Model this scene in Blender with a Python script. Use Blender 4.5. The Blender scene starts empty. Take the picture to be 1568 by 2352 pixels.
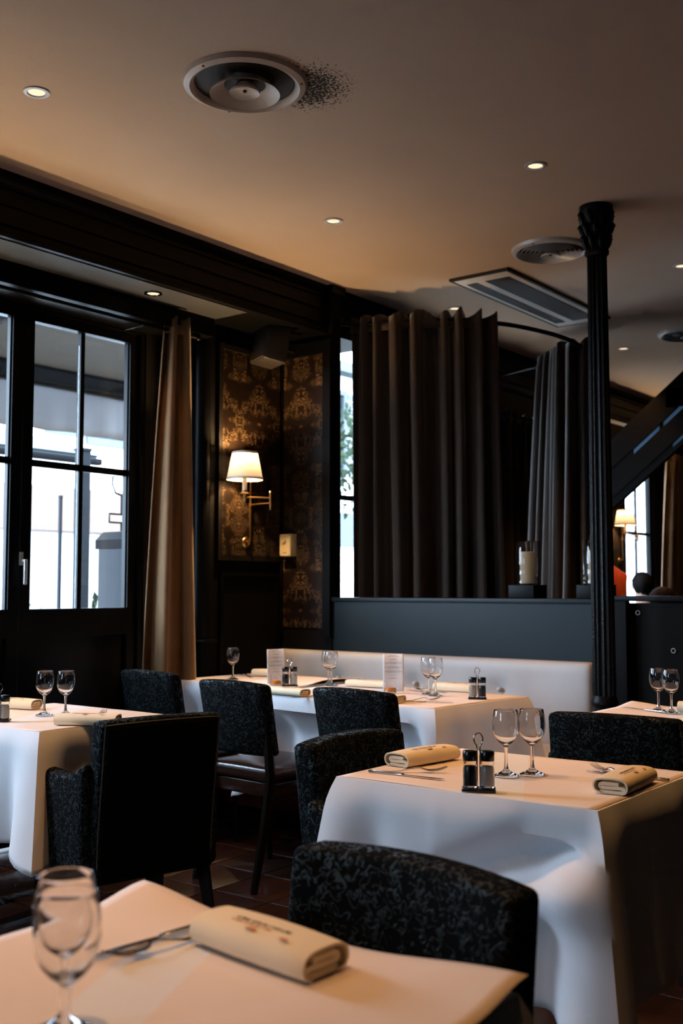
import bpy, bmesh, math, random
from mathutils import Vector, Matrix

S = bpy.context.scene
COL = S.collection
R = math.radians
PI = math.pi

# ------------------------------------------------------------------ camera
F_PX, HORIZON, EYE, YAW = 2480.0, 1352.0, 1.23, R(37.5)
PITCH = math.atan((HORIZON - 1176.0) / F_PX)
cam_d = bpy.data.cameras.new('camera')
cam_d.sensor_fit = 'VERTICAL'
cam_d.sensor_height = 36.0
cam_d.sensor_width = 24.0
cam_d.lens = F_PX / 2352.0 * 36.0
cam_d.clip_start = 0.05
cam_d.clip_end = 200
cam_d.dof.use_dof = True
cam_d.dof.focus_distance = 3.3
cam_d.dof.aperture_fstop = 4.2
cam = bpy.data.objects.new('camera', cam_d)
COL.objects.link(cam)
cam.location = (0, 0, EYE)
cam.rotation_euler = (PI / 2 + PITCH, 0, YAW)
S.camera = cam

# ------------------------------------------------------------------ world, sun, exposure
DAY = (0.62, 0.80, 1.0)
DAY_STRENGTH = 36.0
world = bpy.data.worlds.new('overcast_sky')
world.use_nodes = True
S.world = world
wbg = world.node_tree.nodes['Background']
wbg.inputs['Color'].default_value = (*DAY, 1)
wbg.inputs['Strength'].default_value = DAY_STRENGTH
S.view_settings.view_transform = 'Standard'
S.view_settings.look = 'None'
S.view_settings.gamma = 1.0
S.view_settings.use_curve_mapping = False
S.view_settings.exposure = 0.0
S.cycles.use_denoising = True
S.cycles.use_adaptive_sampling = True
S.cycles.adaptive_threshold = 0.04
S.cycles.adaptive_min_samples = 24
S.cycles.max_bounces = 10
S.cycles.diffuse_bounces = 3
S.cycles.glossy_bounces = 3
S.cycles.transmission_bounces = 9
S.cycles.transparent_max_bounces = 12
S.cycles.sample_clamp_indirect = 6.0
WARM_LAMP = (1.0, 0.63, 0.29)   # softer tungsten of the shaded wall lamps
WARM = (1.0, 0.49, 0.16)      # tungsten colour of every lamp in the room
SPOT_W = 65.0                 # ceiling downlights
SCONCE_W = 48.0                # bulbs in the shaded wall lamps

# window openings in the left wall: (y0, y1, leaves, glass bottom, glass top)
FILL_WINDOW = (-4.15, -3.05, 2, 1.25, 2.58)   # added unseen window behind the camera, gives the bench daylight
WINDOWS = [(0.98, 1.80, 1, 1.13, 2.6), (2.42, 3.98, 2, 1.13, 2.555),
           (5.6, 7.16, 2, 1.13, 2.93), (7.75, 9.31, 2, 1.13, 2.56), (10.45, 11.28, 1, 1.0, 2.6)]
XW, XF, ZC, YB, YN = -4.4, -3.92, 3.02, 4.95, -4.6
for (a, b, n, zb, zt) in WINDOWS + [FILL_WINDOW]:      # portals only steer sampling of the sky through the openings
    pl = bpy.data.lights.new('window_portal', 'AREA')
    pl.shape = 'RECTANGLE'
    pl.size = zt - zb
    pl.size_y = b - a
    pl.cycles.is_portal = True
    po = bpy.data.objects.new('window_portal', pl)
    COL.objects.link(po)
    po.location = (XW - 0.03, (a + b) / 2, (zb + zt) / 2)
    po.rotation_euler = (0, -PI / 2, 0)
    if (a, b) == FILL_WINDOW[:2]:
        po.location = ((a + b) / 2, YN - 0.03, (zb + zt) / 2)
        po.rotation_euler = (PI / 2, 0, 0)
        pl.size, pl.size_y = pl.size_y, pl.size

# ------------------------------------------------------------------ helpers
class MB:
    """collects geometry, then links it as ONE mesh object"""
    def __init__(s):
        s.v, s.f = [], []
    def add(s, vs, fs, M=None):
        o = len(s.v)
        s.v += [tuple(M @ Vector(p)) if M is not None else tuple(p) for p in vs]
        s.f += [tuple(i + o for i in f) for f in fs]
        return s
    def box(s, x0, x1, y0, y1, z0, z1, M=None):
        vs = [(x, y, z) for x in (x0, x1) for y in (y0, y1) for z in (z0, z1)]
        fs = [(0, 1, 3, 2), (4, 6, 7, 5), (0, 4, 5, 1), (2, 3, 7, 6), (0, 2, 6, 4), (1, 5, 7, 3)]
        return s.add(vs, fs, M)
    def tube(s, pts, r, n=8, cap=True, closed=False):
        pts = [Vector(p) for p in pts]
        m = len(pts)
        rr = r if isinstance(r, (list, tuple)) else [r] * m
        vs, fs, up = [], [], None
        for i, p in enumerate(pts):
            a = pts[(i - 1) % m] if (closed or i > 0) else p
            b = pts[(i + 1) % m] if (closed or i < m - 1) else p
            t = (b - a).normalized()
            if up is None:
                up = Vector((0, 0, 1)) if abs(t.z) < 0.9 else Vector((1, 0, 0))
            e1 = (up - t * up.dot(t)).normalized()
            up = e1
            e2 = t.cross(e1)
            for k in range(n):
                an = 2 * PI * k / n
                vs.append(p + (e1 * math.cos(an) + e2 * math.sin(an)) * rr[i])
        for i in range(m if closed else m - 1):
            j = (i + 1) % m
            for k in range(n):
                l = (k + 1) % n
                fs.append((i * n + k, i * n + l, j * n + l, j * n + k))
        if cap and not closed:
            fs.append(tuple(range(n))[::-1])
            fs.append(tuple((m - 1) * n + k for k in range(n)))
        return s.add(vs, fs)
    def lathe(s, prof, n=32, c=(0, 0, 0), mod=None, cap0=False, cap1=False):
        vs, fs = [], []
        for i, (r, z) in enumerate(prof):
            for k in range(n):
                a = 2 * PI * k / n
                q = r * (mod(a, i) if mod else 1.0)
                vs.append((c[0] + q * math.cos(a), c[1] + q * math.sin(a), c[2] + z))
        for i in range(len(prof) - 1):
            for k in range(n):
                l = (k + 1) % n
                fs.append((i * n + k, i * n + l, (i + 1) * n + l, (i + 1) * n + k))
        if cap0:
            fs.append(tuple(range(n))[::-1])
        if cap1:
            fs.append(tuple((len(prof) - 1) * n + k for k in range(n)))
        return s.add(vs, fs)
    def grid(s, fn, nu, nv, closed_u=False):
        vs = [fn(i / nu, j / nv) for j in range(nv + 1) for i in range(nu + (0 if closed_u else 1))]
        w = nu if closed_u else nu + 1
        fs = []
        for j in range(nv):
            for i in range(nu):
                a, b = i, (i + 1) % w
                fs.append((j * w + a, j * w + b, (j + 1) * w + b, (j + 1) * w + a))
        return s.add(vs, fs)
    def rbox(s, h, r, cuts=(2, 2, 2), fn=None, M=None):
        """rounded box of half sizes h, corner radius r; fn bends each vertex"""
        def axis(hh, c):
            q = [-hh, -hh + 0.12 * r, -hh + 0.45 * r, -hh + r]
            inner = [-hh + r + (2 * hh - 2 * r) * i / c for i in range(1, c)]
            return q + inner + [hh - r, hh - 0.45 * r, hh - 0.12 * r, hh]
        ax = [axis(h[i], cuts[i]) for i in range(3)]
        idx, vs, fs = {}, [], []
        def vid(p):
            k = tuple(round(c, 6) for c in p)
            if k not in idx:
                inn = Vector([max(-h[i] + r, min(h[i] - r, p[i])) for i in range(3)])
                d = Vector(p) - inn
                q = inn + d.normalized() * r if d.length > 1e-9 else Vector(p)
                if fn:
                    q = Vector(fn(q))
                idx[k] = len(vs)
                vs.append(q)
            return idx[k]
        for a in range(3):
            b, c = (a + 1) % 3, (a + 2) % 3
            for sg in (-1, 1):
                for i in range(len(ax[b]) - 1):
                    for j in range(len(ax[c]) - 1):
                        q = []
                        for (di, dj) in ((0, 0), (1, 0), (1, 1), (0, 1)):
                            p = [0, 0, 0]
                            p[a] = sg * h[a]
                            p[b] = ax[b][i + di]
                            p[c] = ax[c][j + dj]
                            q.append(vid(p))
                        fs.append(tuple(q if sg > 0 else q[::-1]))
        return s.add(vs, fs, M)
    def prism(s, poly, axis, a, b):
        """extrude 2D polygon along axis 'x','y' or 'z'"""
        def P(u, v, t):
            return {'x': (t, u, v), 'y': (u, t, v), 'z': (u, v, t)}[axis]
        n = len(poly)
        vs = [P(u, v, a) for u, v in poly] + [P(u, v, b) for u, v in poly]
        fs = [tuple(range(n))[::-1], tuple(range(n, 2 * n))]
        fs += [(i, (i + 1) % n, n + (i + 1) % n, n + i) for i in range(n)]
        return s.add(vs, fs)
    def build(s, name, mat, parent=None, smooth=40, kind=None, label=None):
        me = bpy.data.meshes.new(name)
        me.from_pydata(s.v, [], s.f)
        me.validate()
        bm = bmesh.new()
        bm.from_mesh(me)
        bmesh.ops.recalc_face_normals(bm, faces=bm.faces)
        bm.to_mesh(me)
        bm.free()
        if smooth:
            me.shade_smooth()
            me.set_sharp_from_angle(angle=R(smooth))
        me.materials.append(mat)
        o = bpy.data.objects.new(name, me)
        COL.objects.link(o)
        if parent:
            o.parent = parent
        if kind:
            o['kind'] = kind
        if label:
            o['label'] = label
        return o

def tag(o, label, cat, group=None, kind=None):
    o['label'] = label
    o['category'] = cat
    if group:
        o['group'] = group
    if kind:
        o['kind'] = kind
    return o

def empty(name, label, cat, loc=(0, 0, 0), rz=0, group=None, kind=None):
    o = bpy.data.objects.new(name, None)
    o.empty_display_size = 0.1
    COL.objects.link(o)
    o.location = loc
    o.rotation_euler = (0, 0, rz)
    return tag(o, label, cat, group, kind)

def dup(src, label, loc=None, rz=None, parent=None):
    c = src.copy()
    COL.objects.link(c)
    c.parent = parent
    if label:
        c['label'] = label
    if loc is not None:
        c.location = loc
    if rz is not None:
        c.rotation_euler = (0, 0, rz)
    for ch in list(src.children):
        dup(ch, None, parent=c)
    return c

def T(x=0, y=0, z=0, rx=0, ry=0, rz=0):
    return Matrix.Translation((x, y, z)) @ Matrix.Rotation(rz, 4, 'Z') @ Matrix.Rotation(ry, 4, 'Y') @ Matrix.Rotation(rx, 4, 'X')

# ------------------------------------------------------------------ materials
def mat(name, col, rough=0.5, metal=0.0, var=0.12, scale=14.0, bump=0.0, bscale=60.0, spec=0.5, sheen=0.0, trans=0.0, coat=0.0):
    m = bpy.data.materials.new(name)
    m.use_nodes = True
    nt = m.node_tree
    b = nt.nodes['Principled BSDF']
    tc = nt.nodes.new('ShaderNodeTexCoord')
    nz = nt.nodes.new('ShaderNodeTexNoise')
    nz.inputs['Scale'].default_value = scale
    nz.inputs['Detail'].default_value = 5
    nt.links.new(tc.outputs['Object'], nz.inputs['Vector'])
    mx = nt.nodes.new('ShaderNodeMix')
    mx.data_type = 'RGBA'
    mx.inputs['A'].default_value = (*[c * (1 - var) for c in col], 1)
    mx.inputs['B'].default_value = (*[min(1, c * (1 + var)) for c in col], 1)
    nt.links.new(nz.outputs['Fac'], mx.inputs['Factor'])
    nt.links.new(mx.outputs['Result'], b.inputs['Base Color'])
    b.inputs['Roughness'].default_value = rough
    b.inputs['Metallic'].default_value = metal
    b.inputs['Specular IOR Level'].default_value = spec
    b.inputs['Coat Weight'].default_value = coat
    if sheen:
        b.inputs['Sheen Weight'].default_value = sheen
        b.inputs['Sheen Roughness'].default_value = 0.4
    if trans:
        b.inputs['Transmission Weight'].default_value = trans
    if bump:
        n2 = nt.nodes.new('ShaderNodeTexNoise')
        n2.inputs['Scale'].default_value = bscale
        n2.inputs['Detail'].default_value = 4
        nt.links.new(tc.outputs['Object'], n2.inputs['Vector'])
        bp = nt.nodes.new('ShaderNodeBump')
        bp.inputs['Strength'].default_value = bump
        bp.inputs['Distance'].default_value = 0.01
        nt.links.new(n2.outputs['Fac'], bp.inputs['Height'])
        nt.links.new(bp.outputs['Normal'], b.inputs['Normal'])
    m['bsdf'] = 'Principled BSDF'
    return m

def emit(name, col, st):
    m = bpy.data.materials.new(name)
    m.use_nodes = True
    nt = m.node_tree
    nt.nodes.remove(nt.nodes['Principled BSDF'])
    e = nt.nodes.new('ShaderNodeEmission')
    e.inputs['Color'].default_value = (*col, 1)
    e.inputs['Strength'].default_value = st
    nt.links.new(e.outputs[0], nt.nodes['Material Output'].inputs['Surface'])
    return m

def glass_mat(name, col=(1, 1, 1), rough=0.0, ior=1.46):
    m = bpy.data.materials.new(name)
    m.use_nodes = True
    nt = m.node_tree
    nt.nodes.remove(nt.nodes['Principled BSDF'])
    g = nt.nodes.new('ShaderNodeBsdfGlass')
    g.inputs['Color'].default_value = (*col, 1)
    g.inputs['Roughness'].default_value = rough
    g.inputs['IOR'].default_value = ior
    nt.links.new(g.outputs[0], nt.nodes['Material Output'].inputs['Surface'])
    return m

def pane_mat(name, tint=(0.96, 0.98, 1.0)):
    """a flat sheet of window glass: light passes straight, a little is mirrored"""
    m = bpy.data.materials.new(name)
    m.use_nodes = True
    nt = m.node_tree
    nt.nodes.remove(nt.nodes['Principled BSDF'])
    t = nt.nodes.new('ShaderNodeBsdfTransparent')
    t.inputs['Color'].default_value = (*tint, 1)
    g = nt.nodes.new('ShaderNodeBsdfGlossy')
    g.inputs['Roughness'].default_value = 0.0
    fr = nt.nodes.new('ShaderNodeFresnel')
    ge = nt.nodes.new('ShaderNodeNewGeometry')      # same reflectance on both faces of the sheet
    mr = nt.nodes.new('ShaderNodeMapRange')
    mr.inputs['To Min'].default_value = 1.5
    mr.inputs['To Max'].default_value = 1 / 1.5
    nt.links.new(ge.outputs['Backfacing'], mr.inputs['Value'])
    nt.links.new(mr.outputs[0], fr.inputs['IOR'])
    mx = nt.nodes.new('ShaderNodeMixShader')
    nt.links.new(fr.outputs[0], mx.inputs[0])
    nt.links.new(t.outputs[0], mx.inputs[1])
    nt.links.new(g.outputs[0], mx.inputs[2])
    nt.links.new(mx.outputs[0], nt.nodes['Material Output'].inputs['Surface'])
    return m

def translucent_mat(name, col, tcol, fac, rough=0.9):
    m = bpy.data.materials.new(name)
    m.use_nodes = True
    nt = m.node_tree
    b = nt.nodes['Principled BSDF']
    b.inputs['Base Color'].default_value = (*col, 1)
    b.inputs['Roughness'].default_value = rough
    tr = nt.nodes.new('ShaderNodeBsdfTranslucent')
    tr.inputs['Color'].default_value = (*tcol, 1)
    mx = nt.nodes.new('ShaderNodeMixShader')
    mx.inputs[0].default_value = fac
    nt.links.new(b.outputs[0], mx.inputs[1])
    nt.links.new(tr.outputs[0], mx.inputs[2])
    nt.links.new(mx.outputs[0], nt.nodes['Material Output'].inputs['Surface'])
    return m

def vine_mat(name):
    """black upholstery woven with curling grey-green tendrils"""
    m = bpy.data.materials.new(name)
    m.use_nodes = True
    nt = m.node_tree
    b = nt.nodes['Principled BSDF']
    N = nt.nodes.new
    tc = N('ShaderNodeTexCoord')
    n1 = N('ShaderNodeTexNoise')
    n1.inputs['Scale'].default_value = 58
    n1.inputs['Detail'].default_value = 0.6
    n1.inputs['Distortion'].default_value = 1.1
    nt.links.new(tc.outputs['Object'], n1.inputs['Vector'])
    su = N('ShaderNodeMath'); su.operation = 'SUBTRACT'; su.inputs[1].default_value = 0.5
    ab = N('ShaderNodeMath'); ab.operation = 'ABSOLUTE'
    nt.links.new(n1.outputs['Fac'], su.inputs[0])
    nt.links.new(su.outputs[0], ab.inputs[0])
    mr = N('ShaderNodeMapRange')
    mr.inputs['From Min'].default_value = 0.030
    mr.inputs['From Max'].default_value = 0.060
    mr.inputs['To Min'].default_value = 1
    mr.inputs['To Max'].default_value = 0
    nt.links.new(ab.outputs[0], mr.inputs['Value'])
    n2 = N('ShaderNodeTexNoise')
    n2.inputs['Scale'].default_value = 72
    nt.links.new(tc.outputs['Object'], n2.inputs['Vector'])
    m2 = N('ShaderNodeMapRange')
    m2.inputs['From Min'].default_value = 0.40
    m2.inputs['From Max'].default_value = 0.47
    nt.links.new(n2.outputs['Fac'], m2.inputs['Value'])
    mu = N('ShaderNodeMath'); mu.operation = 'MULTIPLY'
    nt.links.new(mr.outputs[0], mu.inputs[0])
    nt.links.new(m2.outputs[0], mu.inputs[1])
    mx = N('ShaderNodeMix'); mx.data_type = 'RGBA'
    mx.inputs['A'].default_value = (0.002, 0.0023, 0.0026, 1)
    mx.inputs['B'].default_value = (0.0105, 0.0190, 0.0215, 1)
    nt.links.new(mu.outputs[0], mx.inputs['Factor'])
    nt.links.new(mx.outputs['Result'], b.inputs['Base Color'])
    rg = N('ShaderNodeMapRange')
    rg.inputs['To Min'].default_value = 0.85
    rg.inputs['To Max'].default_value = 0.38
    nt.links.new(mu.outputs[0], rg.inputs['Value'])
    nt.links.new(rg.outputs[0], b.inputs['Roughness'])
    sg = N('ShaderNodeMapRange')
    sg.inputs['To Min'].default_value = 0.05
    sg.inputs['To Max'].default_value = 0.2
    nt.links.new(mu.outputs[0], sg.inputs['Value'])
    nt.links.new(sg.outputs[0], b.inputs['Specular IOR Level'])
    bp = N('ShaderNodeBump')
    bp.inputs['Strength'].default_value = 0.5
    bp.inputs['Distance'].default_value = 0.002
    nt.links.new(mu.outputs[0], bp.inputs['Height'])
    nt.links.new(bp.outputs['Normal'], b.inputs['Normal'])
    return m

def damask_mat(name, axis):
    """dark brown wallpaper with a mirrored scrolling damask; axis = the horizontal axis on the wall"""
    m = bpy.data.materials.new(name)
    m.use_nodes = True
    nt = m.node_tree
    b = nt.nodes['Principled BSDF']
    N = nt.nodes.new
    L = nt.links.new
    tc = N('ShaderNodeTexCoord')
    sp = N('ShaderNodeSeparateXYZ')
    L(tc.outputs['Object'], sp.inputs[0])
    def mth(op, a, bval=None):
        q = N('ShaderNodeMath'); q.operation = op
        L(a, q.inputs[0])
        if bval is not None:
            if isinstance(bval, (int, float)):
                q.inputs[1].default_value = bval
            else:
                L(bval, q.inputs[1])
        return q.outputs[0]
    u = mth('ADD', sp.outputs[axis], 0.02)
    fr = mth('PINGPONG', u, 0.17)
    row = mth('PINGPONG', sp.outputs['Z'], 0.55)
    cb = N('ShaderNodeCombineXYZ')
    L(fr, cb.inputs[0]); L(row, cb.inputs[1])
    n1 = N('ShaderNodeTexNoise')
    n1.inputs['Scale'].default_value = 17
    n1.inputs['Detail'].default_value = 2.0
    n1.inputs['Distortion'].default_value = 0.9
    L(cb.outputs[0], n1.inputs['Vector'])
    lines = mth('SINE', mth('MULTIPLY', n1.outputs['Fac'], 60.0))
    ml = N('ShaderNodeMapRange')
    ml.inputs['From Min'].default_value = 0.25
    ml.inputs['From Max'].default_value = 0.75
    L(lines, ml.inputs['Value'])
    n2 = N('ShaderNodeTexNoise')
    n2.inputs['Scale'].default_value = 8.5
    n2.inputs['Detail'].default_value = 1
    L(cb.outputs[0], n2.inputs['Vector'])
    mm = N('ShaderNodeMapRange')
    mm.inputs['From Min'].default_value = 0.43
    mm.inputs['From Max'].default_value = 0.50
    L(n2.outputs['Fac'], mm.inputs['Value'])
    fac = mth('MULTIPLY', ml.outputs[0], mm.outputs[0])
    mx = N('ShaderNodeMix'); mx.data_type = 'RGBA'
    mx.inputs['A'].default_value = (0.006, 0.0026, 0.0011, 1)
    mx.inputs['B'].default_value = (0.070, 0.042, 0.019, 1)
    L(fac, mx.inputs['Factor'])
    L(mx.outputs['Result'], b.inputs['Base Color'])
    b.inputs['Roughness'].default_value = 0.45
    b.inputs['Specular IOR Level'].default_value = 0.2
    b.inputs['Metallic'].default_value = 0.0
    return m

def ceiling_mat():
    """off-white plaster, with soot blown onto it around the round air outlet"""
    m = mat('ceiling_plaster', (0.48, 0.375, 0.30), 0.85, var=0.05, scale=3.0, bump=0.15, bscale=220, spec=0.1)
    nt = m.node_tree
    N, L = nt.nodes.new, nt.links.new
    b = nt.nodes['Principled BSDF']
    src = b.inputs['Base Color'].links[0].from_socket
    tc = N('ShaderNodeTexCoord')
    ds = N('ShaderNodeVectorMath'); ds.operation = 'DISTANCE'
    ds.inputs[1].default_value = (-2.40, 2.88, 3.02)
    L(tc.outputs['Object'], ds.inputs[0])
    mr = N('ShaderNodeMapRange')
    mr.inputs['From Min'].default_value = 0.10
    mr.inputs['From Max'].default_value = 0.27
    mr.inputs['To Min'].default_value = 1
    mr.inputs['To Max'].default_value = 0
    L(ds.outputs['Value'], mr.inputs['Value'])
    n = N('ShaderNodeTexNoise')
    n.inputs['Scale'].default_value = 130
    n.inputs['Detail'].default_value = 6
    L(tc.outputs['Object'], n.inputs['Vector'])
    ad = N('ShaderNodeMath'); ad.operation = 'MULTIPLY_ADD'
    ad.inputs[1].default_value = 0.38
    L(mr.outputs[0], ad.inputs[0]); L(n.outputs['Fac'], ad.inputs[2])
    mk = N('ShaderNodeMapRange')
    mk.inputs['From Min'].default_value = 0.74
    mk.inputs['From Max'].default_value = 0.86
    L(ad.outputs[0], mk.inputs['Value'])
    mx = N('ShaderNodeMix'); mx.data_type = 'RGBA'
    mx.inputs['B'].default_value = (0.03, 0.022, 0.018, 1)
    L(src, mx.inputs['A'])
    L(mk.outputs[0], mx.inputs['Factor'])
    L(mx.outputs['Result'], b.inputs['Base Color'])
    return m

M_CEIL = ceiling_mat()
M_BLACK = mat('black_satin_paint', (0.0022, 0.0020, 0.0020), 0.4, var=0.3, spec=0.10)
M_BLACKM = mat('black_matt_paint', (0.0028, 0.0024, 0.0022), 0.6, var=0.3, spec=0.08)
M_FRAME = mat('black_window_paint', (0.0022, 0.0022, 0.0024), 0.35, var=0.2, spec=0.12)
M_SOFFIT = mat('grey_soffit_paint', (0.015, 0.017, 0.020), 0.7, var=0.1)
M_WALL = mat('dark_brown_wall', (0.005, 0.003, 0.0022), 0.6, var=0.2, spec=0.15)
M_SLATE = mat('slate_blue_panel', (0.0055, 0.0125, 0.0165), 0.40, var=0.15, spec=0.22, bump=0.03, bscale=90)
M_DAMX = damask_mat('damask_wallpaper_side', 'Y')
M_DAMY = damask_mat('damask_wallpaper_front', 'X')
M_VINE = vine_mat('vine_jacquard')
M_DARKF = mat('black_back_fabric', (0.002, 0.002, 0.0022), 0.9, spec=0.03)
M_PIPE = mat('grey_piping_cord', (0.045, 0.05, 0.053), 0.6, var=0.35, scale=160)
M_LEG = mat('black_stained_wood', (0.003, 0.0025, 0.0022), 0.4, var=0.3, spec=0.15)
M_SEATL = mat('dark_brown_leather', (0.022, 0.009, 0.006), 0.20, var=0.35, scale=20, bump=0.1, bscale=120)
M_CLOTH = mat('white_table_linen', (0.78, 0.79, 0.82), 0.9, var=0.03, bump=0.06, bscale=400, spec=0.1)
M_PAPER = mat('buff_table_paper', (0.82, 0.715, 0.655), 0.75, var=0.03, spec=0.15)
M_NAP = mat('cream_napkin_linen', (0.84, 0.72, 0.52), 0.95, var=0.04, bump=0.12, bscale=500, spec=0.05)
M_INK = mat('dark_brown_ink', (0.06, 0.035, 0.03), 0.8)
M_INKO = mat('orange_ink', (0.62, 0.24, 0.06), 0.8)
M_INKG = mat('grey_ink', (0.28, 0.28, 0.31), 0.8)
M_CARD = mat('white_card', (0.80, 0.82, 0.86), 0.7, var=0.02)
M_STEEL = mat('polished_steel', (0.55, 0.53, 0.52), 0.14, 1.0, var=0.05)
M_CHROME = mat('chrome', (0.7, 0.7, 0.7), 0.08, 1.0, var=0.03)
M_BRASS = mat('aged_brass', (0.55, 0.34, 0.13), 0.28, 1.0, var=0.15)
M_BLKPL = mat('black_plastic', (0.008, 0.008, 0.008), 0.25, var=0.1)
M_GLASS = glass_mat('clear_glass')
M_PANE = pane_mat('window_glass')
M_SALT = mat('white_salt', (0.72, 0.68, 0.60), 0.9)
M_PEPPER = mat('black_pepper', (0.015, 0.011, 0.008), 0.8, var=0.6, scale=300)
M_WAX = mat('ivory_candle_wax', (0.66, 0.52, 0.30), 0.5, var=0.06)
M_OWAX = mat('orange_gel_wax', (1.0, 0.33, 0.015), 0.25, var=0.05)
M_BENCH = mat('grey_beige_leather', (0.45, 0.43, 0.415), 0.5, var=0.06, bump=0.05, bscale=250)
M_BENCHR = mat('red_bench_base', (0.20, 0.018, 0.008), 0.5)
M_VELG = mat('gold_brown_velvet', (0.15, 0.075, 0.025), 0.85, var=0.18, scale=9, sheen=0.25, bump=0.05, bscale=300)
M_VELD = mat('dark_taupe_velvet', (0.023, 0.0125, 0.0068), 0.9, var=0.2, scale=9, sheen=0.25, bump=0.05, bscale=300)
M_IRON = mat('black_cast_iron', (0.0035, 0.0038, 0.0044), 0.33, var=0.4, scale=50, bump=0.25, bscale=90, spec=0.14)
M_VENT = mat('beige_enamel', (0.46, 0.38, 0.32), 0.4, var=0.10, scale=30)
M_VENTD = mat('dark_duct', (0.012, 0.010, 0.009), 0.8)
M_ALU = mat('brushed_aluminium', (0.50, 0.50, 0.51), 0.38, 0.35, var=0.06)
M_ACWHITE = mat('white_air_unit', (0.60, 0.58, 0.56), 0.5, var=0.03)
M_BULB = emit('halogen_glow', (1.0, 0.72, 0.48), 1.35)
M_SHADE = translucent_mat('pleated_shade_fabric', (0.55, 0.48, 0.40), (0.44, 0.42, 0.40), 0.05)
M_IVORY = mat('ivory_candle_tube', (0.75, 0.66, 0.52), 0.5)
M_YPLATE = mat('cream_switch_plate', (0.55, 0.45, 0.26), 0.45)
M_SPK = mat('brown_grille_cloth', (0.014, 0.009, 0.006), 0.8)
M_SPKB = mat('taupe_speaker_box', (0.018, 0.013, 0.009), 0.5)
M_TILE = mat('terracotta_tile', (0.024, 0.009, 0.0055), 0.35, var=0.35, scale=7, bump=0.12, bscale=40)
M_GROUT = mat('dark_grout', (0.010, 0.007, 0.006), 0.9)
M_SKIN = mat('skin', (0.45, 0.26, 0.18), 0.6)
M_RED = mat('orange_red_shirt', (0.80, 0.10, 0.025), 0.85, var=0.15)
M_GREEN = mat('dark_green_jumper', (0.015, 0.10, 0.055), 0.9)
M_GREYK = mat('grey_knit', (0.08, 0.075, 0.07), 0.9)
M_HAIRK = mat('black_hair', (0.004, 0.003, 0.0025), 0.7, spec=0.1)
M_HAIRB = mat('brown_hair', (0.03, 0.014, 0.008), 0.7, spec=0.1)
M_JEAN = mat('dark_trousers', (0.012, 0.014, 0.02), 0.9)
M_FACADE = mat('pale_render', (0.80, 0.80, 0.79), 0.9, var=0.04, scale=2)
M_FACPEACH = mat('peach_fascia', (0.11, 0.075, 0.058), 0.9, spec=0.05)
M_ASPH = mat('dark_asphalt', (0.06, 0.058, 0.055), 0.9, var=0.15)
M_PAVE = mat('warm_bounce_stone', (0.62, 0.45, 0.30), 0.9, var=0.1)
M_STEELG = mat('grey_painted_steel', (0.016, 0.018, 0.021), 0.6, var=0.1, spec=0.05)
M_DKSTEEL = mat('charcoal_painted_steel', (0.0022, 0.0022, 0.0026), 0.6, spec=0.04)
M_CANVAS = translucent_mat('taupe_awning_canvas', (0.042, 0.042, 0.042), (0.008, 0.008, 0.008), 0.2)
M_VALANCE = translucent_mat('pale_grey_valance', (0.17, 0.163, 0.166), (0.10, 0.095, 0.095), 0.3)
M_SHOP = mat('pale_shop_front', (0.20, 0.20, 0.195), 0.8, var=0.25, scale=3, spec=0.05)
M_LEAF = mat('leaf_green', (0.022, 0.032, 0.018), 0.8, var=0.4, spec=0.05)
M_BARK = mat('bark', (0.10, 0.07, 0.05), 0.9)
M_BLUE = mat('slit_daylight_blue', (0.20, 0.36, 0.55), 0.3)
M_LOUVRE = mat('pale_grey_shutter', (0.075, 0.085, 0.09), 0.8, spec=0.05)

# ================================================================== STRUCTURE
YFAR, XR = 14.0, 4.6
fl = MB().box(XW - 0.25, XR, YN, YFAR, -0.12, -0.012).build('floor', M_GROUT, smooth=0)
tag(fl, 'dark terracotta tiled floor under the tables', 'floor', kind='structure')
tile_me = None
for i in range(13):
    for j in range(16):
        x, y = -4.22 + 0.3 * i, 1.62 + 0.3 * j
        if tile_me is None:
            t = MB().rbox((0.1465, 0.1465, 0.007), 0.003, (1, 1, 1)).build('tile', M_TILE, fl)
            tile_me = t.data
        else:
            t = bpy.data.objects.new('tile', tile_me)
            COL.objects.link(t)
            t.parent = fl
        random.seed(i * 31 + j)
        t.location = (x, y, -0.007 - random.random() * 0.0015)
b = MB().box(XW - 0.25, XR, YN, YFAR, ZC, ZC + 0.12)
tag(b.build('ceiling', M_CEIL, smooth=0), 'plain off-white plaster ceiling with soot by the round vent', 'ceiling', kind='structure')

# left wall with openings
b = MB()
edges = [YN] + [q for w in WINDOWS for q in (w[0], w[1])] + [YFAR]
for k in range(0, len(edges), 2):
    b.box(XW - 0.07, XW, edges[k], edges[k + 1], -0.12, ZC)
for (a, c, n, zb, zt) in WINDOWS:
    if zt + 0.07 < ZC:
        b.box(XW - 0.07, XW, a, c, zt + 0.07, ZC)
tag(b.build('wall_left', M_WALL, smooth=0), 'dark wall with tall black french windows on the street side', 'wall', kind='structure')
b = MB().box(XR, XR + 0.2, YN, YFAR, -0.12, ZC)
tag(b.build('wall_right', M_WALL, smooth=0), 'dark wall on the far right of the dining room', 'wall', kind='structure')
b = MB().box(XW - 0.25, XR + 0.2, YFAR, YFAR + 0.2, -0.12, ZC)
tag(b.build('wall_back', M_WALL, smooth=0), 'dark end wall beyond the second dining area', 'wall', kind='structure')
fa, fb, _n, _zb, fzt = FILL_WINDOW
b = MB().box(XW - 0.25, fa, YN - 0.25, YN, -0.12, ZC).box(fb, XR + 0.2, YN - 0.25, YN, -0.12, ZC).box(fa, fb, YN - 0.25, YN, fzt + 0.07, ZC)
tag(b.build('wall_front', M_WALL, smooth=0), 'dark wall behind the photographed tables', 'wall', kind='structure')

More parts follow.
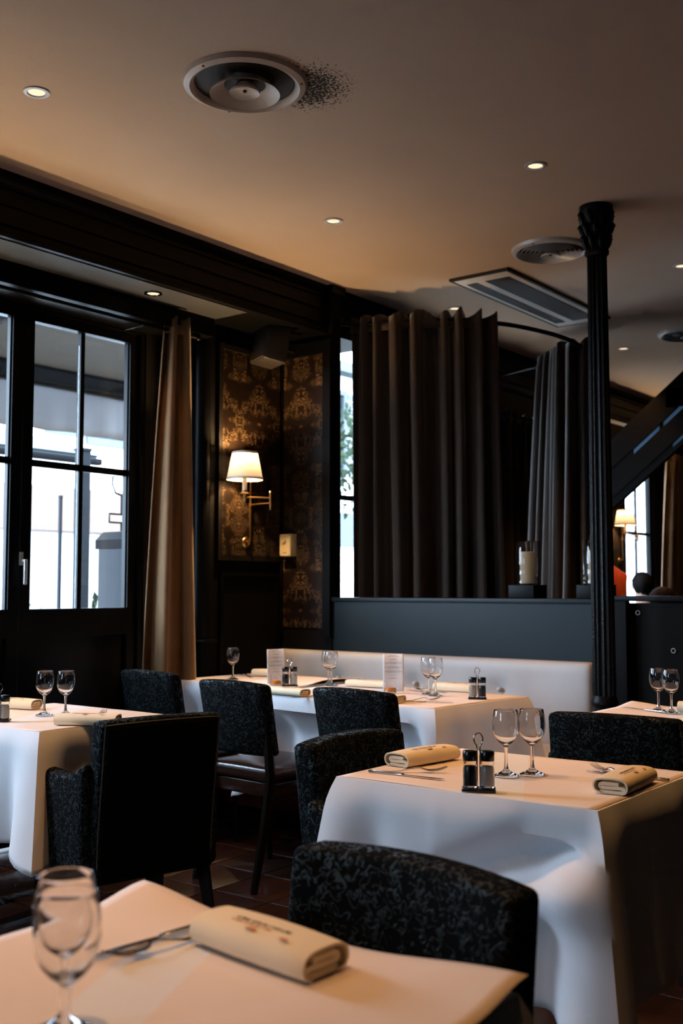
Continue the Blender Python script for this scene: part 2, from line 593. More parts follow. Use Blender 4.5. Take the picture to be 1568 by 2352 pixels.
# dropped beam over the windows, with its mouldings
bm_root = empty('trim_1', 'heavy black moulded beam along the ceiling above the windows', 'beam', kind='structure')
b = MB().box(XW, XF, YN, 5.42, 2.735, ZC).box(XF - 0.07, XF, 5.42, YFAR, 2.735, ZC)
b.build('beam_body', M_BLACK, bm_root, smooth=0)
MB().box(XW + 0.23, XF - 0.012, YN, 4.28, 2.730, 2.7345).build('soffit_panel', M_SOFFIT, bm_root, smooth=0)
MB().box(XW, XW + 0.22, YN, 4.28, 2.63, 2.734).build('pelmet_box', M_BLACK, bm_root, smooth=0)
prof = [(XF, 3.019), (XF + 0.035, 3.019), (XF + 0.035, 3.0), (XF + 0.028, 2.985), (XF + 0.012, 2.97), (XF + 0.012, 2.955), (XF, 2.955)]
MB().prism(prof, 'y', YN, YFAR).build('crown_moulding', M_BLACK, bm_root)
for z in (2.885, 2.80):
    MB().prism([(XF, z + 0.012), (XF + 0.012, z + 0.008), (XF + 0.012, z - 0.006), (XF, z - 0.01)], 'y', YN, YFAR).build('bead_moulding', M_BLACK, bm_root)
MB().prism([(XF, 2.735), (XF + 0.018, 2.735), (XF + 0.018, 2.755), (XF, 2.765)], 'y', YN, YFAR).build('bead_moulding', M_BLACK, bm_root)

# pier that carries the wall lamp
p1 = empty('trim_2', 'damask-papered pier with black moulding behind the lit wall lamp', 'pier', kind='structure')
MB().box(XW, -4.262, 4.28, YB, 0, 2.735).build('pier_body', M_BLACKM, p1, smooth=0)
MB().box(-4.262, -4.252, 4.42, 4.93, 1.42, 2.6).build('wallpaper_panel', M_DAMX, p1, smooth=0)
def frame_y(x, y0, y1, z0, z1, w, d, parent, m=M_BLACK):
    for (a, c, e, f) in ((y0 - w, y0, z0 - w, z1 + w), (y1, y1 + w, z0 - w, z1 + w), (y0, y1, z0 - w, z0), (y0, y1, z1, z1 + w)):
        MB().box(x, x + d, a, c, e, f).build('panel_moulding', m, parent, smooth=0)
frame_y(-4.262, 4.42, 4.93, 1.42, 2.6, 0.03, 0.022, p1, M_WALL)
frame_y(-4.262, 4.44, 4.90, 0.2, 1.3, 0.025, 0.018, p1)
b = MB()
b.lathe([(0.052, 0.95), (0.052, 2.72)], 24, (-4.29, 4.30, 0))
b.build('round_pilaster', M_FRAME, p1)
MB().rbox((0.075, 0.06, 0.008), 0.004, M=T(-4.28, 4.30, 0.942)).build('pilaster_base', M_BLACK, p1)

p2 = empty('trim_3', 'square black pier between the wall lamp and the taupe curtain', 'pier', kind='structure')
MB().box(XW, -3.87, YB, YB + 0.085, 0, ZC).build('pier_body', M_BLACKM, p2, smooth=0)
MB().box(-4.24, -3.92, YB - 0.006, YB, 1.0, 2.62).build('wallpaper_panel', M_DAMY, p2, smooth=0)
for (x0, x1, z0, z1) in ((-4.262, -4.235, 0.95, 2.7), (-3.925, -3.87, 0.95, 2.7), (-4.235, -3.925, 2.62, 2.7)):
    MB().box(x0, x1, YB - 0.02, YB, z0, z1).build('panel_moulding', M_BLACK, p2, smooth=0)
MB().box(-3.93, -3.845, YB - 0.025, YB + 0.10, ZC - 0.05, ZC - 0.001).build('pier_cap', M_BLACK, p2, smooth=0)

# low partition behind the bench, with its ledge
w = empty('trim_4', 'slate blue low partition with a flat ledge behind the grey bench', 'partition', kind='structure')
MB().box(-3.87, -2.16, YB + 0.01, YB + 0.13, 0, 1.155).build('partition_panel', M_SLATE, w, smooth=0)
MB().rbox((0.86, 0.08, 0.0125), 0.004, (4, 1, 1), M=T(-3.01, YB + 0.075, 1.1675)).build('ledge', M_SLATE, w)
w = empty('trim_5', 'black low partition to the right of the iron column', 'partition', kind='structure')
MB().box(-2.155, 1.2, YB + 0.02, YB + 0.12, 0, 1.16).build('partition_panel', M_BLACKM, w, smooth=0)
MB().rbox((1.68, 0.07, 0.0125), 0.004, (4, 1, 1), M=T(-0.475, YB + 0.07, 1.1825)).build('ledge', M_BLACK, w)
MB().box(-2.155, -2.07, YB - 0.03, YB + 0.02, 0, 1.17).build('end_post', M_BLACK, w, smooth=0)
for (x, z) in ((-2.088 + 0.06, 1.115), (-1.859, 0.941)):
    b = MB()
    b.tube([(0.010 * math.cos(a), 0, 0.010 * math.sin(a)) for a in [2 * PI * k / 20 for k in range(20)]], 0.0018, 6, closed=True)
    o = b.build('hook_ring', M_ALU)
    o.location = (x, YB + 0.014, z)
    tag(o, 'small round metal ring on the black partition, %s' % ('upper one nearer the column' if z > 1 else 'lower one above the right wine glasses'), 'ring')

# ------------------------------------------------------------------ french windows
WLAB = ['wide french window left of the handled one',
        'tall black french window with a white lever handle, beside the gold curtain', 'tall window glimpsed between pier and taupe curtain',
        'french window behind the hanging taupe curtains', 'far french window beside the distant lit wall lamp', 'added unseen window behind the camera, giving the bench daylight']
def french_window(k, a, c, leaves, zb, zt):
    root = empty('window_%d' % (k + 1), WLAB[k], 'window', (XW, (a + c) / 2, 0), kind='structure')
    y0, y1 = a - (a + c) / 2, c - (a + c) / 2
    j = 0.035
    x0, x1 = -0.07, -0.004
    b = MB().box(x0, x1, y0, y0 + j, 0, zt + 0.07).box(x0, x1, y1 - j, y1, 0, zt + 0.07).box(x0, x1, y0 + j, y1 - j, zt + 0.055, zt + 0.07)
    b.build('window_frame', M_FRAME, root, smooth=0)
    lw = (y1 - y0 - 2 * j) / leaves
    st = 0.063
    for n in range(leaves):
        u0, u1 = y0 + j + lw * n, y0 + j + lw * (n + 1)
        g0, g1 = u0 + st, u1 - st
        lx0, lx1, gx = -0.066, -0.018, -0.045
        b = MB()
        b.box(lx0, lx1, u0 + 0.002, g0, 0.01, zt + 0.055).box(lx0, lx1, g1, u1 - 0.002, 0.01, zt + 0.055)
        b.box(lx0, lx1, g0, g1, zt, zt + 0.055).box(lx0, lx1, g0, g1, zb - 0.14, zb).box(lx0, lx1, g0, g1, 0.01, 0.16)
        b.box(lx0 + 0.02, lx1 - 0.02, g0, g1, 0.16, zb - 0.14)
        # stepped glazing beads on the stiles
        for (s0, s1) in ((g0, g0 + 0.008), (g1 - 0.008, g1)):
            b.box(lx0 + 0.015, lx1 - 0.012, s0, s1, zb, zt)
        lf = b.build('sash', M_FRAME, root, smooth=0)
        ym, zm = (g0 + g1) / 2, zb + (zt - zb) * 0.505
        if zt > 2.7:
            zm = 1.846
        MB().box(lx0 + 0.008, lx1 - 0.014, ym - 0.0135, ym + 0.0135, zb, zt).build('mullion', M_FRAME, lf, smooth=0)
        MB().box(lx0 + 0.008, lx1 - 0.014, g0, g1, zm - 0.017, zm + 0.017).build('glazing_bar', M_FRAME, lf, smooth=0)
        for (p0, p1) in ((g0, ym - 0.0135), (ym + 0.0135, g1)):
            for (q0, q1) in ((zb, zm - 0.017), (zm + 0.017, zt)):
                MB().box(gx - 0.002, gx + 0.002, p0 + 0.001, p1 - 0.001, q0 + 0.001, q1 - 0.001).build('pane', M_PANE, lf, smooth=0)
    if leaves == 2:
        h = MB().rbox((0.004, 0.011, 0.032), 0.003, M=T(-0.016, 0.008, 1.375)).rbox((0.014, 0.007, 0.007), 0.004, M=T(0.0, 0.008, 1.365))
        h.rbox((0.006, 0.009, 0.062), 0.005, M=T(0.016, 0.010, 1.31))
        h.build('lever_handle', M_ALU, root)
    return root
for k, q in enumerate(WINDOWS):
    french_window(k, *q)
fw = french_window(len(WINDOWS), *FILL_WINDOW)
fw.location = ((FILL_WINDOW[0] + FILL_WINDOW[1]) / 2, YN, 0)
fw.rotation_euler = (0, 0, PI / 2)

# ================================================================== CEILING FITTINGS
def downlight(x, y, z, label, power=SPOT_W, lit=True):
    root = empty('downlight', label, 'downlight', (x, y, z), group='recessed ceiling downlights')
    MB().lathe([(0.031, 0.0), (0.034, -0.006), (0.046, -0.005), (0.0475, -0.0005)], 28).build('trim_ring', M_ALU if z > 2.9 else M_CHROME, root)
    MB().lathe([(0.0, -0.0015), (0.0305, -0.0015)], 24).build('lamp_face', M_BULB, root)
    l = bpy.data.lights.new('downlight_beam', 'SPOT')
    l.energy = power
    l.color = WARM
    l.spot_size = R(84)
    l.spot_blend = 0.9
    l.shadow_soft_size = 0.03
    lo = bpy.data.objects.new('downlight_beam', l)
    COL.objects.link(lo)
    lo.parent = root
    lo.location = (0, 0, -0.02)
    return root
for (x, y, lab) in ((-3.176, 2.331, 'small lit ceiling downlight left of the large round vent'), (-2.065, 4.041, 'small lit ceiling downlight in front of the iron column'),
                    (-3.169, 4.064, 'small lit ceiling downlight at the middle of the ceiling'), (-3.565, 5.837, 'small lit ceiling downlight just above the taupe curtain'),
                    (-3.174, 7.592, 'small lit ceiling downlight low beside the iron column'), (-2.085, 5.819, 'small lit ceiling downlight cut by the right picture edge'),
                    (-3.30, 9.10, 'added downlight beyond the staircase, lighting the red shirt'),  # added lamp, brightens the standing person's shirt
                    (-2.07, 2.30, 'small lit downlight over the aisle by the front tables'), (-1.32, 2.40, 'small lit downlight over the front right table'),
                    (-1.30, 4.06, 'small lit downlight over the table right of the column'), (-0.97, 0.55, 'small lit downlight over the foreground table'),
                    (-2.07, 0.55, 'small lit downlight left of the foreground table'), (-3.17, 0.55, 'small lit downlight near the windows behind')):
    downlight(x, y, ZC, lab)
downlight(-4.048, 3.703, 2.73, 'small lit downlight under the black beam above the window', 10.0)

def round_vent(x, y, r, label, rings, m):
    root = empty('air_diffuser', label, 'air vent', (x, y, ZC), group='round ceiling air vents')
    MB().lathe([(r * 0.80, -0.004), (r * 0.82, -0.016), (r * 0.88, -0.024), (r * 0.97, -0.016), (r, -0.0005)], 56).build('outer_ring', m, root)
    MB().lathe([(0.0, -0.002), (r * 0.81, -0.002)], 40).build('duct_opening', M_VENTD, root)
    for (r0, r1, z0, z1) in rings:
        MB().lathe([(r * r0, z0 + 0.004), (r * (r0 + 0.01), z0), (r * (r0 * 0.3 + r1 * 0.7), (z0 + z1) / 2 - 0.004), (r * r1, z1), (r * r1 - 0.004, z1 + 0.008), (r * r0, z0 + 0.004)], 56).build('louvre_ring', m, root)
    MB().lathe([(0.0, -0.030), (r * 0.10, -0.032), (r * 0.18, -0.035), (r * 0.235, -0.042), (r * 0.245, -0.036), (r * 0.12, -0.006)], 36).build('centre_cone', m, root)
    MB().lathe([(0.0, -0.038), (0.006, -0.037), (0.007, -0.031)], 10).build('centre_screw', M_VENTD, root)
    for a in (0.5, 2.6, 4.7):
        MB().lathe([(0.0, -0.0225), (0.004, -0.022), (0.0045, -0.014)], 8, (r * 0.92 * math.cos(a), r * 0.92 * math.sin(a), 0)).build('screw', M_VENTD, root)
    return root
round_vent(-2.53, 2.735, 0.222, 'large round beige ceiling vent with nested cones and soot beside it', [(0.33, 0.56, -0.014, -0.046)], M_VENT)
def flat_vent(x, y, r, label):
    return round_vent(x, y, r, label, [(q, q + 0.075, -0.010, -0.030) for q in (0.28, 0.39, 0.50, 0.61, 0.72)], M_ALU)
flat_vent(-2.53, 5.11, 0.205, 'round aluminium ceiling vent with fine rings beside the column top')
flat_vent(-2.62, 7.40, 0.205, 'distant round ceiling vent at the right picture edge')

ac = empty('air_conditioner', 'flush rectangular ceiling air unit with two dark slots by the column', 'air conditioner', (-3.055, 5.95, ZC))
MB().rbox((0.175, 0.675, 0.008), 0.004, M=T(0, 0, -0.0085)).build('face_panel', M_ACWHITE, ac)
MB().box(0.172, 0.192, -0.69, 0.69, -0.016, -0.0005).box(-0.192, -0.172, -0.69, 0.69, -0.016, -0.0005).box(-0.192, 0.192, -0.695, -0.675, -0.016, -0.0005).box(-0.192, 0.192, 0.675, 0.695, -0.016, -0.0005).build('edge_frame', M_VENTD, ac, smooth=0)
MB().box(-0.02, 0.135, -0.58, 0.58, -0.0185, -0.0165).build('return_grille', M_VENTD, ac, smooth=0)
MB().box(-0.145, -0.075, -0.58, 0.58, -0.0185, -0.0165).build('outlet_slot', M_VENTD, ac, smooth=0)

# ================================================================== IRON COLUMN
colr = empty('iron_column', 'slender black fluted cast-iron column with leafy capital', 'column', (-2.072, 4.665, 0))
def flute(a, i):
    return 1.0 - 0.16 * (0.5 + 0.5 * math.cos(14 * a)) ** 0.6
MB().lathe([(0.054, 0.74), (0.053, 1.2), (0.051, 1.8), (0.048, 2.4), (0.046, 2.80)], 168, mod=flute).build('shaft', M_IRON, colr)
MB().lathe([(0.056, 0.60), (0.060, 0.615), (0.060, 0.635), (0.050, 0.65), (0.050, 0.69), (0.060, 0.70), (0.062, 0.715), (0.058, 0.73), (0.052, 0.745)], 40).build('base_moulding', M_IRON, colr)
MB().lathe([(0.115, 0.0), (0.115, 0.05), (0.085, 0.07), (0.078, 0.10), (0.078, 0.55), (0.085, 0.575), (0.06, 0.602)], 40, cap0=True).build('pedestal', M_IRON, colr)
cap = MB().lathe([(0.046, 2.78), (0.056, 2.79), (0.057, 2.805), (0.047, 2.82), (0.050, 2.86), (0.056, 2.92), (0.068, 2.97), (0.074, 2.985), (0.078, 3.0), (0.078, ZC - 0.001)], 40).build('capital', M_IRON, colr)
for row, (z0, hgt, out, n, off) in enumerate(((2.815, 0.075, 0.022, 8, 0), (2.87, 0.075, 0.026, 8, PI / 8), (2.925, 0.075, 0.022, 8, 0))):
    for k in range(n):
        a = 2 * PI * k / n + off
        base = 0.048 + 0.006 * row
        pts, rr = [], []
        for s in range(7):
            t = s / 6
            rad = base + out * (t ** 2) + (0.004 * math.sin(t * PI))
            z = z0 + hgt * (t if t < 0.8 else 0.8 - (t - 0.8) * 0.9)
            pts.append((rad * math.cos(a), rad * math.sin(a), z))
            rr.append(0.006 + 0.011 * math.sin(min(1, t * 1.15) * PI * 0.85))
        MB().tube(pts, rr, 8).build('acanthus_leaf', M_IRON, cap)

# ================================================================== BENCH
bench = empty('banquette_bench', 'long grey-beige buttoned bench along the slate blue partition', 'bench', (-3.2, 4.9, 0))
BX0, BX1 = -1.04, 0.985
btn = [(-0.547, -0.0, 0.724), (-0.026, 0, 0.724), (0.484, 0, 0.722)]
def bench_face(p):
    x, y, z = p
    zz = z + 0.655
    if y < 0:
        for (bx, _, bz) in btn:
            d2 = (x - (bx - (BX0 + BX1) / 2)) ** 2 + (zz - bz) ** 2
            y += 0.03 * math.exp(-d2 / 0.0022)
        y += 0.02 * max(0, (zz - 0.60)) ** 1.0 * 0.8
    return (x, y, z)
MB().rbox(((BX1 - BX0) / 2, 0.055, 0.22), 0.035, (60, 1, 16), fn=bench_face, M=T((BX0 + BX1) / 2, -0.01, 0.655)).build('backrest', M_BENCH, bench)
for (bx, _, bz) in btn:
    MB().lathe([(0.0, 0.016), (0.008, 0.014), (0.0135, 0.006), (0.0145, 0.0), (0.012, -0.006)], 16).build('button', M_BENCH, bench).matrix_local = T(bx, -0.052, bz, rx=PI / 2)
MB().rbox(((BX1 - BX0) / 2, 0.24, 0.055), 0.03, (8, 3, 1), M=T((BX0 + BX1) / 2, -0.26, 0.42)).build('seat', M_BENCH, bench)
MB().box(BX0, BX1, -0.44, -0.02, 0.04, 0.364).build('base', M_BENCHR, bench, smooth=0)

# ================================================================== CURTAINS AND RAIL
def poly_at(path, u):
    ds = [0]
    for i in range(1, len(path)):
        ds.append(ds[-1] + math.dist(path[i - 1], path[i]))
    t = u * ds[-1]
    for i in range(1, len(path)):
        if t <= ds[i] + 1e-9:
            q = (t - ds[i - 1]) / max(1e-9, ds[i] - ds[i - 1])
            a, c = path[i - 1], path[i]
            d = ((c[0] - a[0]), (c[1] - a[1]))
            l = math.hypot(*d)
            return (a[0] + d[0] * q, a[1] + d[1] * q, -d[1] / l, d[0] / l)
    return (*path[-1], 0, 1)
def curtain(name, label, top, bot, z0, z1, pleats, amp, m, seed=0, cat='curtain', group=None, amp_top=None):
    random.seed(seed)
    ph = [random.uniform(-0.5, 0.5) for _ in range(pleats + 2)]
    am = [random.uniform(0.55, 1.35) for _ in range(pleats + 2)]
    def fn(u, v):
        a = poly_at(top, u)
        c = poly_at(bot, u)
        s = v ** 0.8
        x, y = a[0] * (1 - s) + c[0] * s, a[1] * (1 - s) + c[1] * s
        nx, ny = a[2] * (1 - s) + c[2] * s, a[3] * (1 - s) + c[3] * s
        uw = u + (0.030 * math.sin(2 * PI * 1.6 * u + seed) + 0.017 * math.sin(2 * PI * 3.7 * u + 2 * seed)) * math.sin(PI * u)
        k = max(0.0, min(1.0, uw)) * pleats
        i = int(min(k, pleats - 1e-6))
        f = k - i
        pa = am[i] * (1 - f) + am[i + 1] * f
        pp = ph[i] * (1 - f) + ph[i + 1] * f
        w = math.sin(2 * PI * k + pp + 0.5 * math.sin(3 * v + i))
        w = math.copysign(abs(w) ** 0.8, w)
        g = (amp_top if amp_top else amp) * (1 - s) + amp * s
        off = g * pa * w
        z = z1 + (z0 - z1) * v
        if v < 0.04:
            z += 0.018 * pa * math.cos(2 * PI * k * 1.0 + pp) * (1 - v / 0.04)
        return (x + nx * off, y + ny * off, z)
    root = empty(name, label, cat, (0, 0, 0), group=group)
    o = MB().grid(fn, pleats * 14, 36).build('cloth_panel', m, root, smooth=180)
    so = o.modifiers.new('thickness', 'SOLIDIFY')
    so.thickness = 0.006
    # heading tape behind the pleats
    def hd(u, v):
        x, y, nx, ny = poly_at(top, u)
        return (x - nx * (amp_top or amp) * 0.2, y - ny * (amp_top or amp) * 0.2, z1 - 0.09 + 0.05 * v)
    t = MB().grid(hd, 24, 2).build('heading_tape', m, root, smooth=180)
    so = t.modifiers.new('thickness', 'SOLIDIFY')
    so.thickness = 0.004
    return root
curtain('window_curtain', 'gold-brown velvet curtain gathered beside the french window', [(-4.21, 3.935), (-4.15, 4.06)], [(-4.23, 3.80), (-4.13, 4.12)], 0.03, 2.68, 2, 0.085, M_VELG, 3, amp_top=0.04, group='window curtains')
curtain('booth_curtain', 'wide dark taupe velvet curtain hanging behind the slate partition', [(-3.885, 5.165), (-3.62, 5.22), (-3.42, 5.32), (-3.25, 5.44), (-3.13, 5.60)],
        [(-3.885, 5.165), (-3.62, 5.22), (-3.42, 5.32), (-3.23, 5.43), (-3.08, 5.60)], 0.03, 2.86, 8, 0.075, M_VELD, 11, amp_top=0.06, group='booth curtains')
curtain('booth_curtain', 'narrow taupe velvet curtain bunched beside the iron column', [(-3.00, 6.60), (-3.12, 6.56), (-3.30, 6.72), (-3.52, 6.90)],
        [(-3.02, 6.60), (-3.16, 6.56), (-3.44, 6.74), (-3.74, 6.92)], 0.03, 2.87, 6, 0.05, M_VELD, 5, amp_top=0.04, group='booth curtains')
curtain('window_curtain', 'thin strip of taupe curtain seen between the two booth curtains', [(-4.22, 7.42), (-4.19, 8.25)], [(-4.22, 7.40), (-4.19, 8.3)], 0.03, 2.66, 6, 0.04, M_VELD, 8, group='window curtains')
curtain('window_curtain', 'gold-brown velvet curtain at the far right edge', [(-4.2, 11.20), (-4.17, 11.75)], [(-4.25, 10.98), (-4.15, 11.85)], 0.03, 2.66, 5, 0.05, M_VELG, 9, group='window curtains')
rail = MB()
RP = [(-3.875, 5.02), (-3.83, 5.14), (-3.62, 5.22), (-3.42, 5.32), (-3.25, 5.44), (-3.16, 5.58), (-3.08, 5.75), (-3.02, 5.98), (-2.99, 6.2), (-3.0, 6.42), (-3.04, 6.55), (-3.12, 6.58), (-3.30, 6.72), (-3.52, 6.90), (-3.93, 7.03)]
def smooth_path(P, n=6):
    out = []
    for i in range(len(P) - 1):
        p0, p1, p2, p3 = P[max(0, i - 1)], P[i], P[i + 1], P[min(len(P) - 1, i + 2)]
        for k in range(n):
            t = k / n
            out.append(tuple(0.5 * (2 * p1[c] + (p2[c] - p0[c]) * t + (2 * p0[c] - 5 * p1[c] + 4 * p2[c] - p3[c]) * t * t + (3 * p1[c] - p0[c] - 3 * p2[c] + p3[c]) * t ** 3) for c in range(len(p1))))
    out.append(tuple(P[-1]))
    return out
rroot = empty('curtain_rail', 'curved black curtain rail hung below the ceiling round the booth', 'rail', (0, 0, 0))
MB().tube([(x, y, 2.815) for x, y in smooth_path(RP)], 0.014, 10).build('rail_tube', M_BLACK, rroot)
for (x, y) in ((-3.875, 5.03), (-3.91, 7.025)):
    MB().rbox((0.012, 0.024, 0.024), 0.005, M=T(x + 0.012, y, 2.815)).build('end_bracket', M_BLACK, rroot)
rod = empty('curtain_rod', 'dark rod over the french window carrying the gold curtain', 'rod', (-4.2, 3.2, 2.63))
MB().tube([(0, -0.82, -0.02), (0, 0.96, -0.02)], 0.011, 10).build('rod_tube', M_BLACK, rod)
MB().lathe([(0.0, 0.0), (0.016, 0.004), (0.019, 0.016), (0.012, 0.03), (0.0, 0.036)], 14).build('finial', M_BLACK, rod).matrix_local = T(0, 0.96, -0.02, rx=-PI / 2)
for yy in (-0.8, 0.6):
    MB().tube([(0, yy, -0.02), (-0.19, yy, -0.02)], 0.006, 8).build('bracket', M_BLACK, rod)

# ================================================================== WALL LAMPS
def sconce(x, y, z, label, watts):
    """origin = bulb axis at the shade's lower rim; the wall is at local x=-0.13"""
    root = empty('wall_lamp', label, 'wall lamp', (x, y, z), group='shaded swing-arm wall lamps')
    def pleat(a, i):
        return 1.0 + 0.012 * math.cos(44 * a)
    o = MB().lathe([(0.101, 0.0), (0.0935, 0.04), (0.086, 0.08), (0.078, 0.12), (0.071, 0.155)], 176, mod=pleat).build('lamp_shade', M_SHADE, root, smooth=180)
    MB().lathe([(0.1025, -0.002), (0.104, 0.004), (0.1025, 0.011)], 48).build('shade_binding', M_IVORY, o)
    MB().lathe([(0.0715, 0.146), (0.073, 0.152), (0.0715, 0.158)], 48).build('shade_binding', M_IVORY, o)
    MB().tube([(-0.07, 0, 0.15), (0.07, 0, 0.15)], 0.0015, 6).tube([(0, -0.07, 0.15), (0, 0.07, 0.15)], 0.0015, 6).build('shade_carrier', M_BRASS, o)
    MB().lathe([(0.0, -0.06), (0.0135, -0.06), (0.0135, 0.03), (0.0, 0.03)], 20).build('candle_tube', M_IVORY, root)
    MB().lathe([(0.0, 0.03), (0.006, 0.032), (0.009, 0.05), (0.009, 0.062), (0.005, 0.076), (0.0, 0.08)], 16).build('bulb', emit_bulb, root)
    MB().lathe([(0.0, -0.135), (0.006, -0.132), (0.008, -0.118), (0.012, -0.112), (0.010, -0.09), (0.014, -0.083), (0.029, -0.079), (0.027, -0.074), (0.016, -0.07), (0.017, -0.060), (0.0, -0.058)], 24).build('candle_cup', M_BRASS, root)
    hx, hy = 0.08, 0.128
    MB().tube([(0, 0, -0.098), (0.02, 0.03, -0.098), (hx, hy, -0.098)], 0.0048, 10).build('swing_arm', M_BRASS, root)
    MB().tube([(hx, hy, -0.128), (-0.10, 0.158, -0.128)], 0.0048, 10).build('swing_arm', M_BRASS, root)
    MB().lathe([(0.0, -0.168), (0.004, -0.165), (0.0035, -0.155), (0.007, -0.15), (0.0065, -0.07), (0.008, -0.066), (0.005, -0.06), (0.0, -0.054)], 14, (hx, hy, 0)).build('hinge_post', M_BRASS, root)
    MB().tube([(-0.10, 0.158, 0.01), (-0.10, 0.158, -0.34)], 0.0055, 10).lathe([(0.0, -0.14), (0.010, -0.139), (0.010, -0.117), (0.0, -0.116)], 14, (-0.10, 0.158, 0)).build('wall_rod', M_BRASS, root)
    MB().lathe([(0.0, 0.012), (0.02, 0.010), (0.032, 0.004), (0.034, 0.0), (0.0, 0.0)], 24).build('wall_rose', M_BRASS, root).matrix_local = T(-0.131, 0.158, -0.345, ry=PI / 2)
    MB().tube([(-0.131, 0.158, -0.345), (-0.10, 0.158, -0.335)], 0.006, 8).build('rose_neck', M_BRASS, root)
    l = bpy.data.lights.new('wall_lamp_bulb', 'POINT')
    l.energy = watts
    l.color = WARM_LAMP
    l.shadow_soft_size = 0.018
    lo = bpy.data.objects.new('wall_lamp_bulb', l)
    COL.objects.link(lo)
    lo.parent = root
    lo.location = (0, 0, 0.115)
    return root
emit_bulb = emit('tungsten_bulb', (1.0, 0.62, 0.30), 14.0)
sconce(-4.12, 4.474, 1.842, 'lit wall lamp with pleated cream shade beside the gold curtain', SCONCE_W)
sconce(-4.268, 10.17, 1.855, 'distant lit wall lamp with pleated shade right of the column', SCONCE_W)
sconce(-4.268, 2.14, 1.86, 'lit wall lamp left of the handled french window', SCONCE_W)

# ================================================================== SMALL WALL FITTINGS
sp = empty('loudspeaker', 'tilted dark box loudspeaker high on the wall above the lamp', 'speaker', (-4.11, 4.655, 2.66))
sp.rotation_euler = (R(-10), 0, R(-25))
MB().rbox((0.105, 0.07, 0.125), 0.008, M=T(0, 0.02, 0)).build('cabinet', M_SPKB, sp)
MB().rbox((0.097, 0.006, 0.118), 0.004, M=T(0.004, -0.052, 0)).build('grille', M_SPK, sp)
MB().box(-0.02, 0.02, 0.09, 0.17, -0.02, 0.02).build('wall_bracket', M_BLACK, sp, smooth=0)

th = empty('thermostat_box', 'small cream control box with a round dial on the dark pier', 'thermostat', (-4.172, YB - 0.006, 1.488))
MB().rbox((0.042, 0.029, 0.066), 0.003, M=T(0, -0.029, 0)).build('housing', M_YPLATE, th)
MB().rbox((0.040, 0.0015, 0.064), 0.001, M=T(0, -0.0595, 0)).build('face_plate', M_YPLATE, th)
MB().lathe([(0.0, 0.012), (0.012, 0.012), (0.014, 0.0), (0.0, 0.0)], 24).build('dial', M_YPLATE, th).matrix_local = T(-0.004, -0.061, 0.026, rx=PI / 2)
for k in range(5):
    MB().box(-0.013 + k * 0.006, -0.009 + k * 0.006, -0.0613, -0.0611, -0.048, -0.043).build('print_mark', M_INK, th, smooth=0)
for (x, z) in ((-0.036, 0.06), (0.036, 0.06), (-0.036, -0.06), (0.036, -0.06)):
    MB().lathe([(0.0, 0.001), (0.003, 0.001), (0.003, 0.0)], 8).build('screw', M_VENTD, th).matrix_local = T(x, -0.061, z, rx=PI / 2)

def hurricane(x, y, label):
    root = empty('hurricane_candle', label, 'candle holder', (x, y, 1.18), group='glass candle holders on the ledge')
    MB().rbox((0.074, 0.074, 0.035), 0.004, M=T(0, 0, 0.035)).build('black_base', M_BLACK, root)
    def ring(a, i):
        return 1.0
    prof = [(0.060, 0.0705), (0.063, 0.08), (0.060, 0.092), (0.064, 0.10), (0.060, 0.112), (0.064, 0.122), (0.060, 0.135), (0.0625, 0.15), (0.063, 0.292)]
    MB().lathe(prof + [(0.0615, 0.2945), (0.059, 0.292), (0.0585, 0.15), (0.056, 0.135), (0.059, 0.12), (0.056, 0.10), (0.056, 0.076), (0.0, 0.076)], 48).lathe([(0.060, 0.0705), (0.0, 0.0705)], 48).build('glass_cylinder', M_GLASS, root)
    def melt(u, v):
        return None
    MB().lathe([(0.0, 0.078), (0.038, 0.078), (0.038, 0.215), (0.037, 0.236), (0.033, 0.232), (0.02, 0.226), (0.0, 0.225)], 36).build('pillar_candle', M_WAX, root)
    MB().tube([(0, 0, 0.222), (0.001, 0, 0.236), (0.004, 0, 0.243)], 0.0015, 6).build('wick', M_PEPPER, root)
    return root
hurricane(-2.655, 5.047, 'ivory candle in a glass cylinder on the ledge, fully visible one')
hurricane(-2.275, 5.047, 'ivory candle in a glass cylinder on the ledge, half hidden by the column')

# ================================================================== TABLES, CLOTHS, PAPERS
def smoothstep(t):
    t = max(0.0, min(1.0, t))
    return t * t * (3 - 2 * t)

def make_table(cx, cy, w, d, rz, label, legs):
    root = empty('dining_table', label, 'table', (cx, cy, 0), rz, group='square dining tables')
    MB().rbox((w / 2 - 0.006, d / 2 - 0.006, 0.014), 0.006, M=T(0, 0, 0.731)).build('table_top', M_LEG, root)
    if legs:
        for sx in (-1, 1):
            for sy in (-1, 1):
                b = MB()
                x, y = sx * (w / 2 - 0.06), sy * (d / 2 - 0.06)
                b.tube([(x, y, 0.001), (x, y, 0.717)], [0.022, 0.030], 4)
                b.build('leg', M_LEG, root)
    else:
        MB().lathe([(0.034, 0.03), (0.030, 0.06), (0.030, 0.68), (0.05, 0.717)], 24).build('pedestal', M_LEG, root)
        for k in range(4):
            a = k * PI / 2 + PI / 4
            MB().tube([(0.02 * math.cos(a), 0.02 * math.sin(a), 0.05), (0.13 * math.cos(a), 0.13 * math.sin(a), 0.035), (0.25 * math.cos(a), 0.25 * math.sin(a), 0.016)], [0.026, 0.020, 0.014], 8).build('foot', M_LEG, root)
    return root

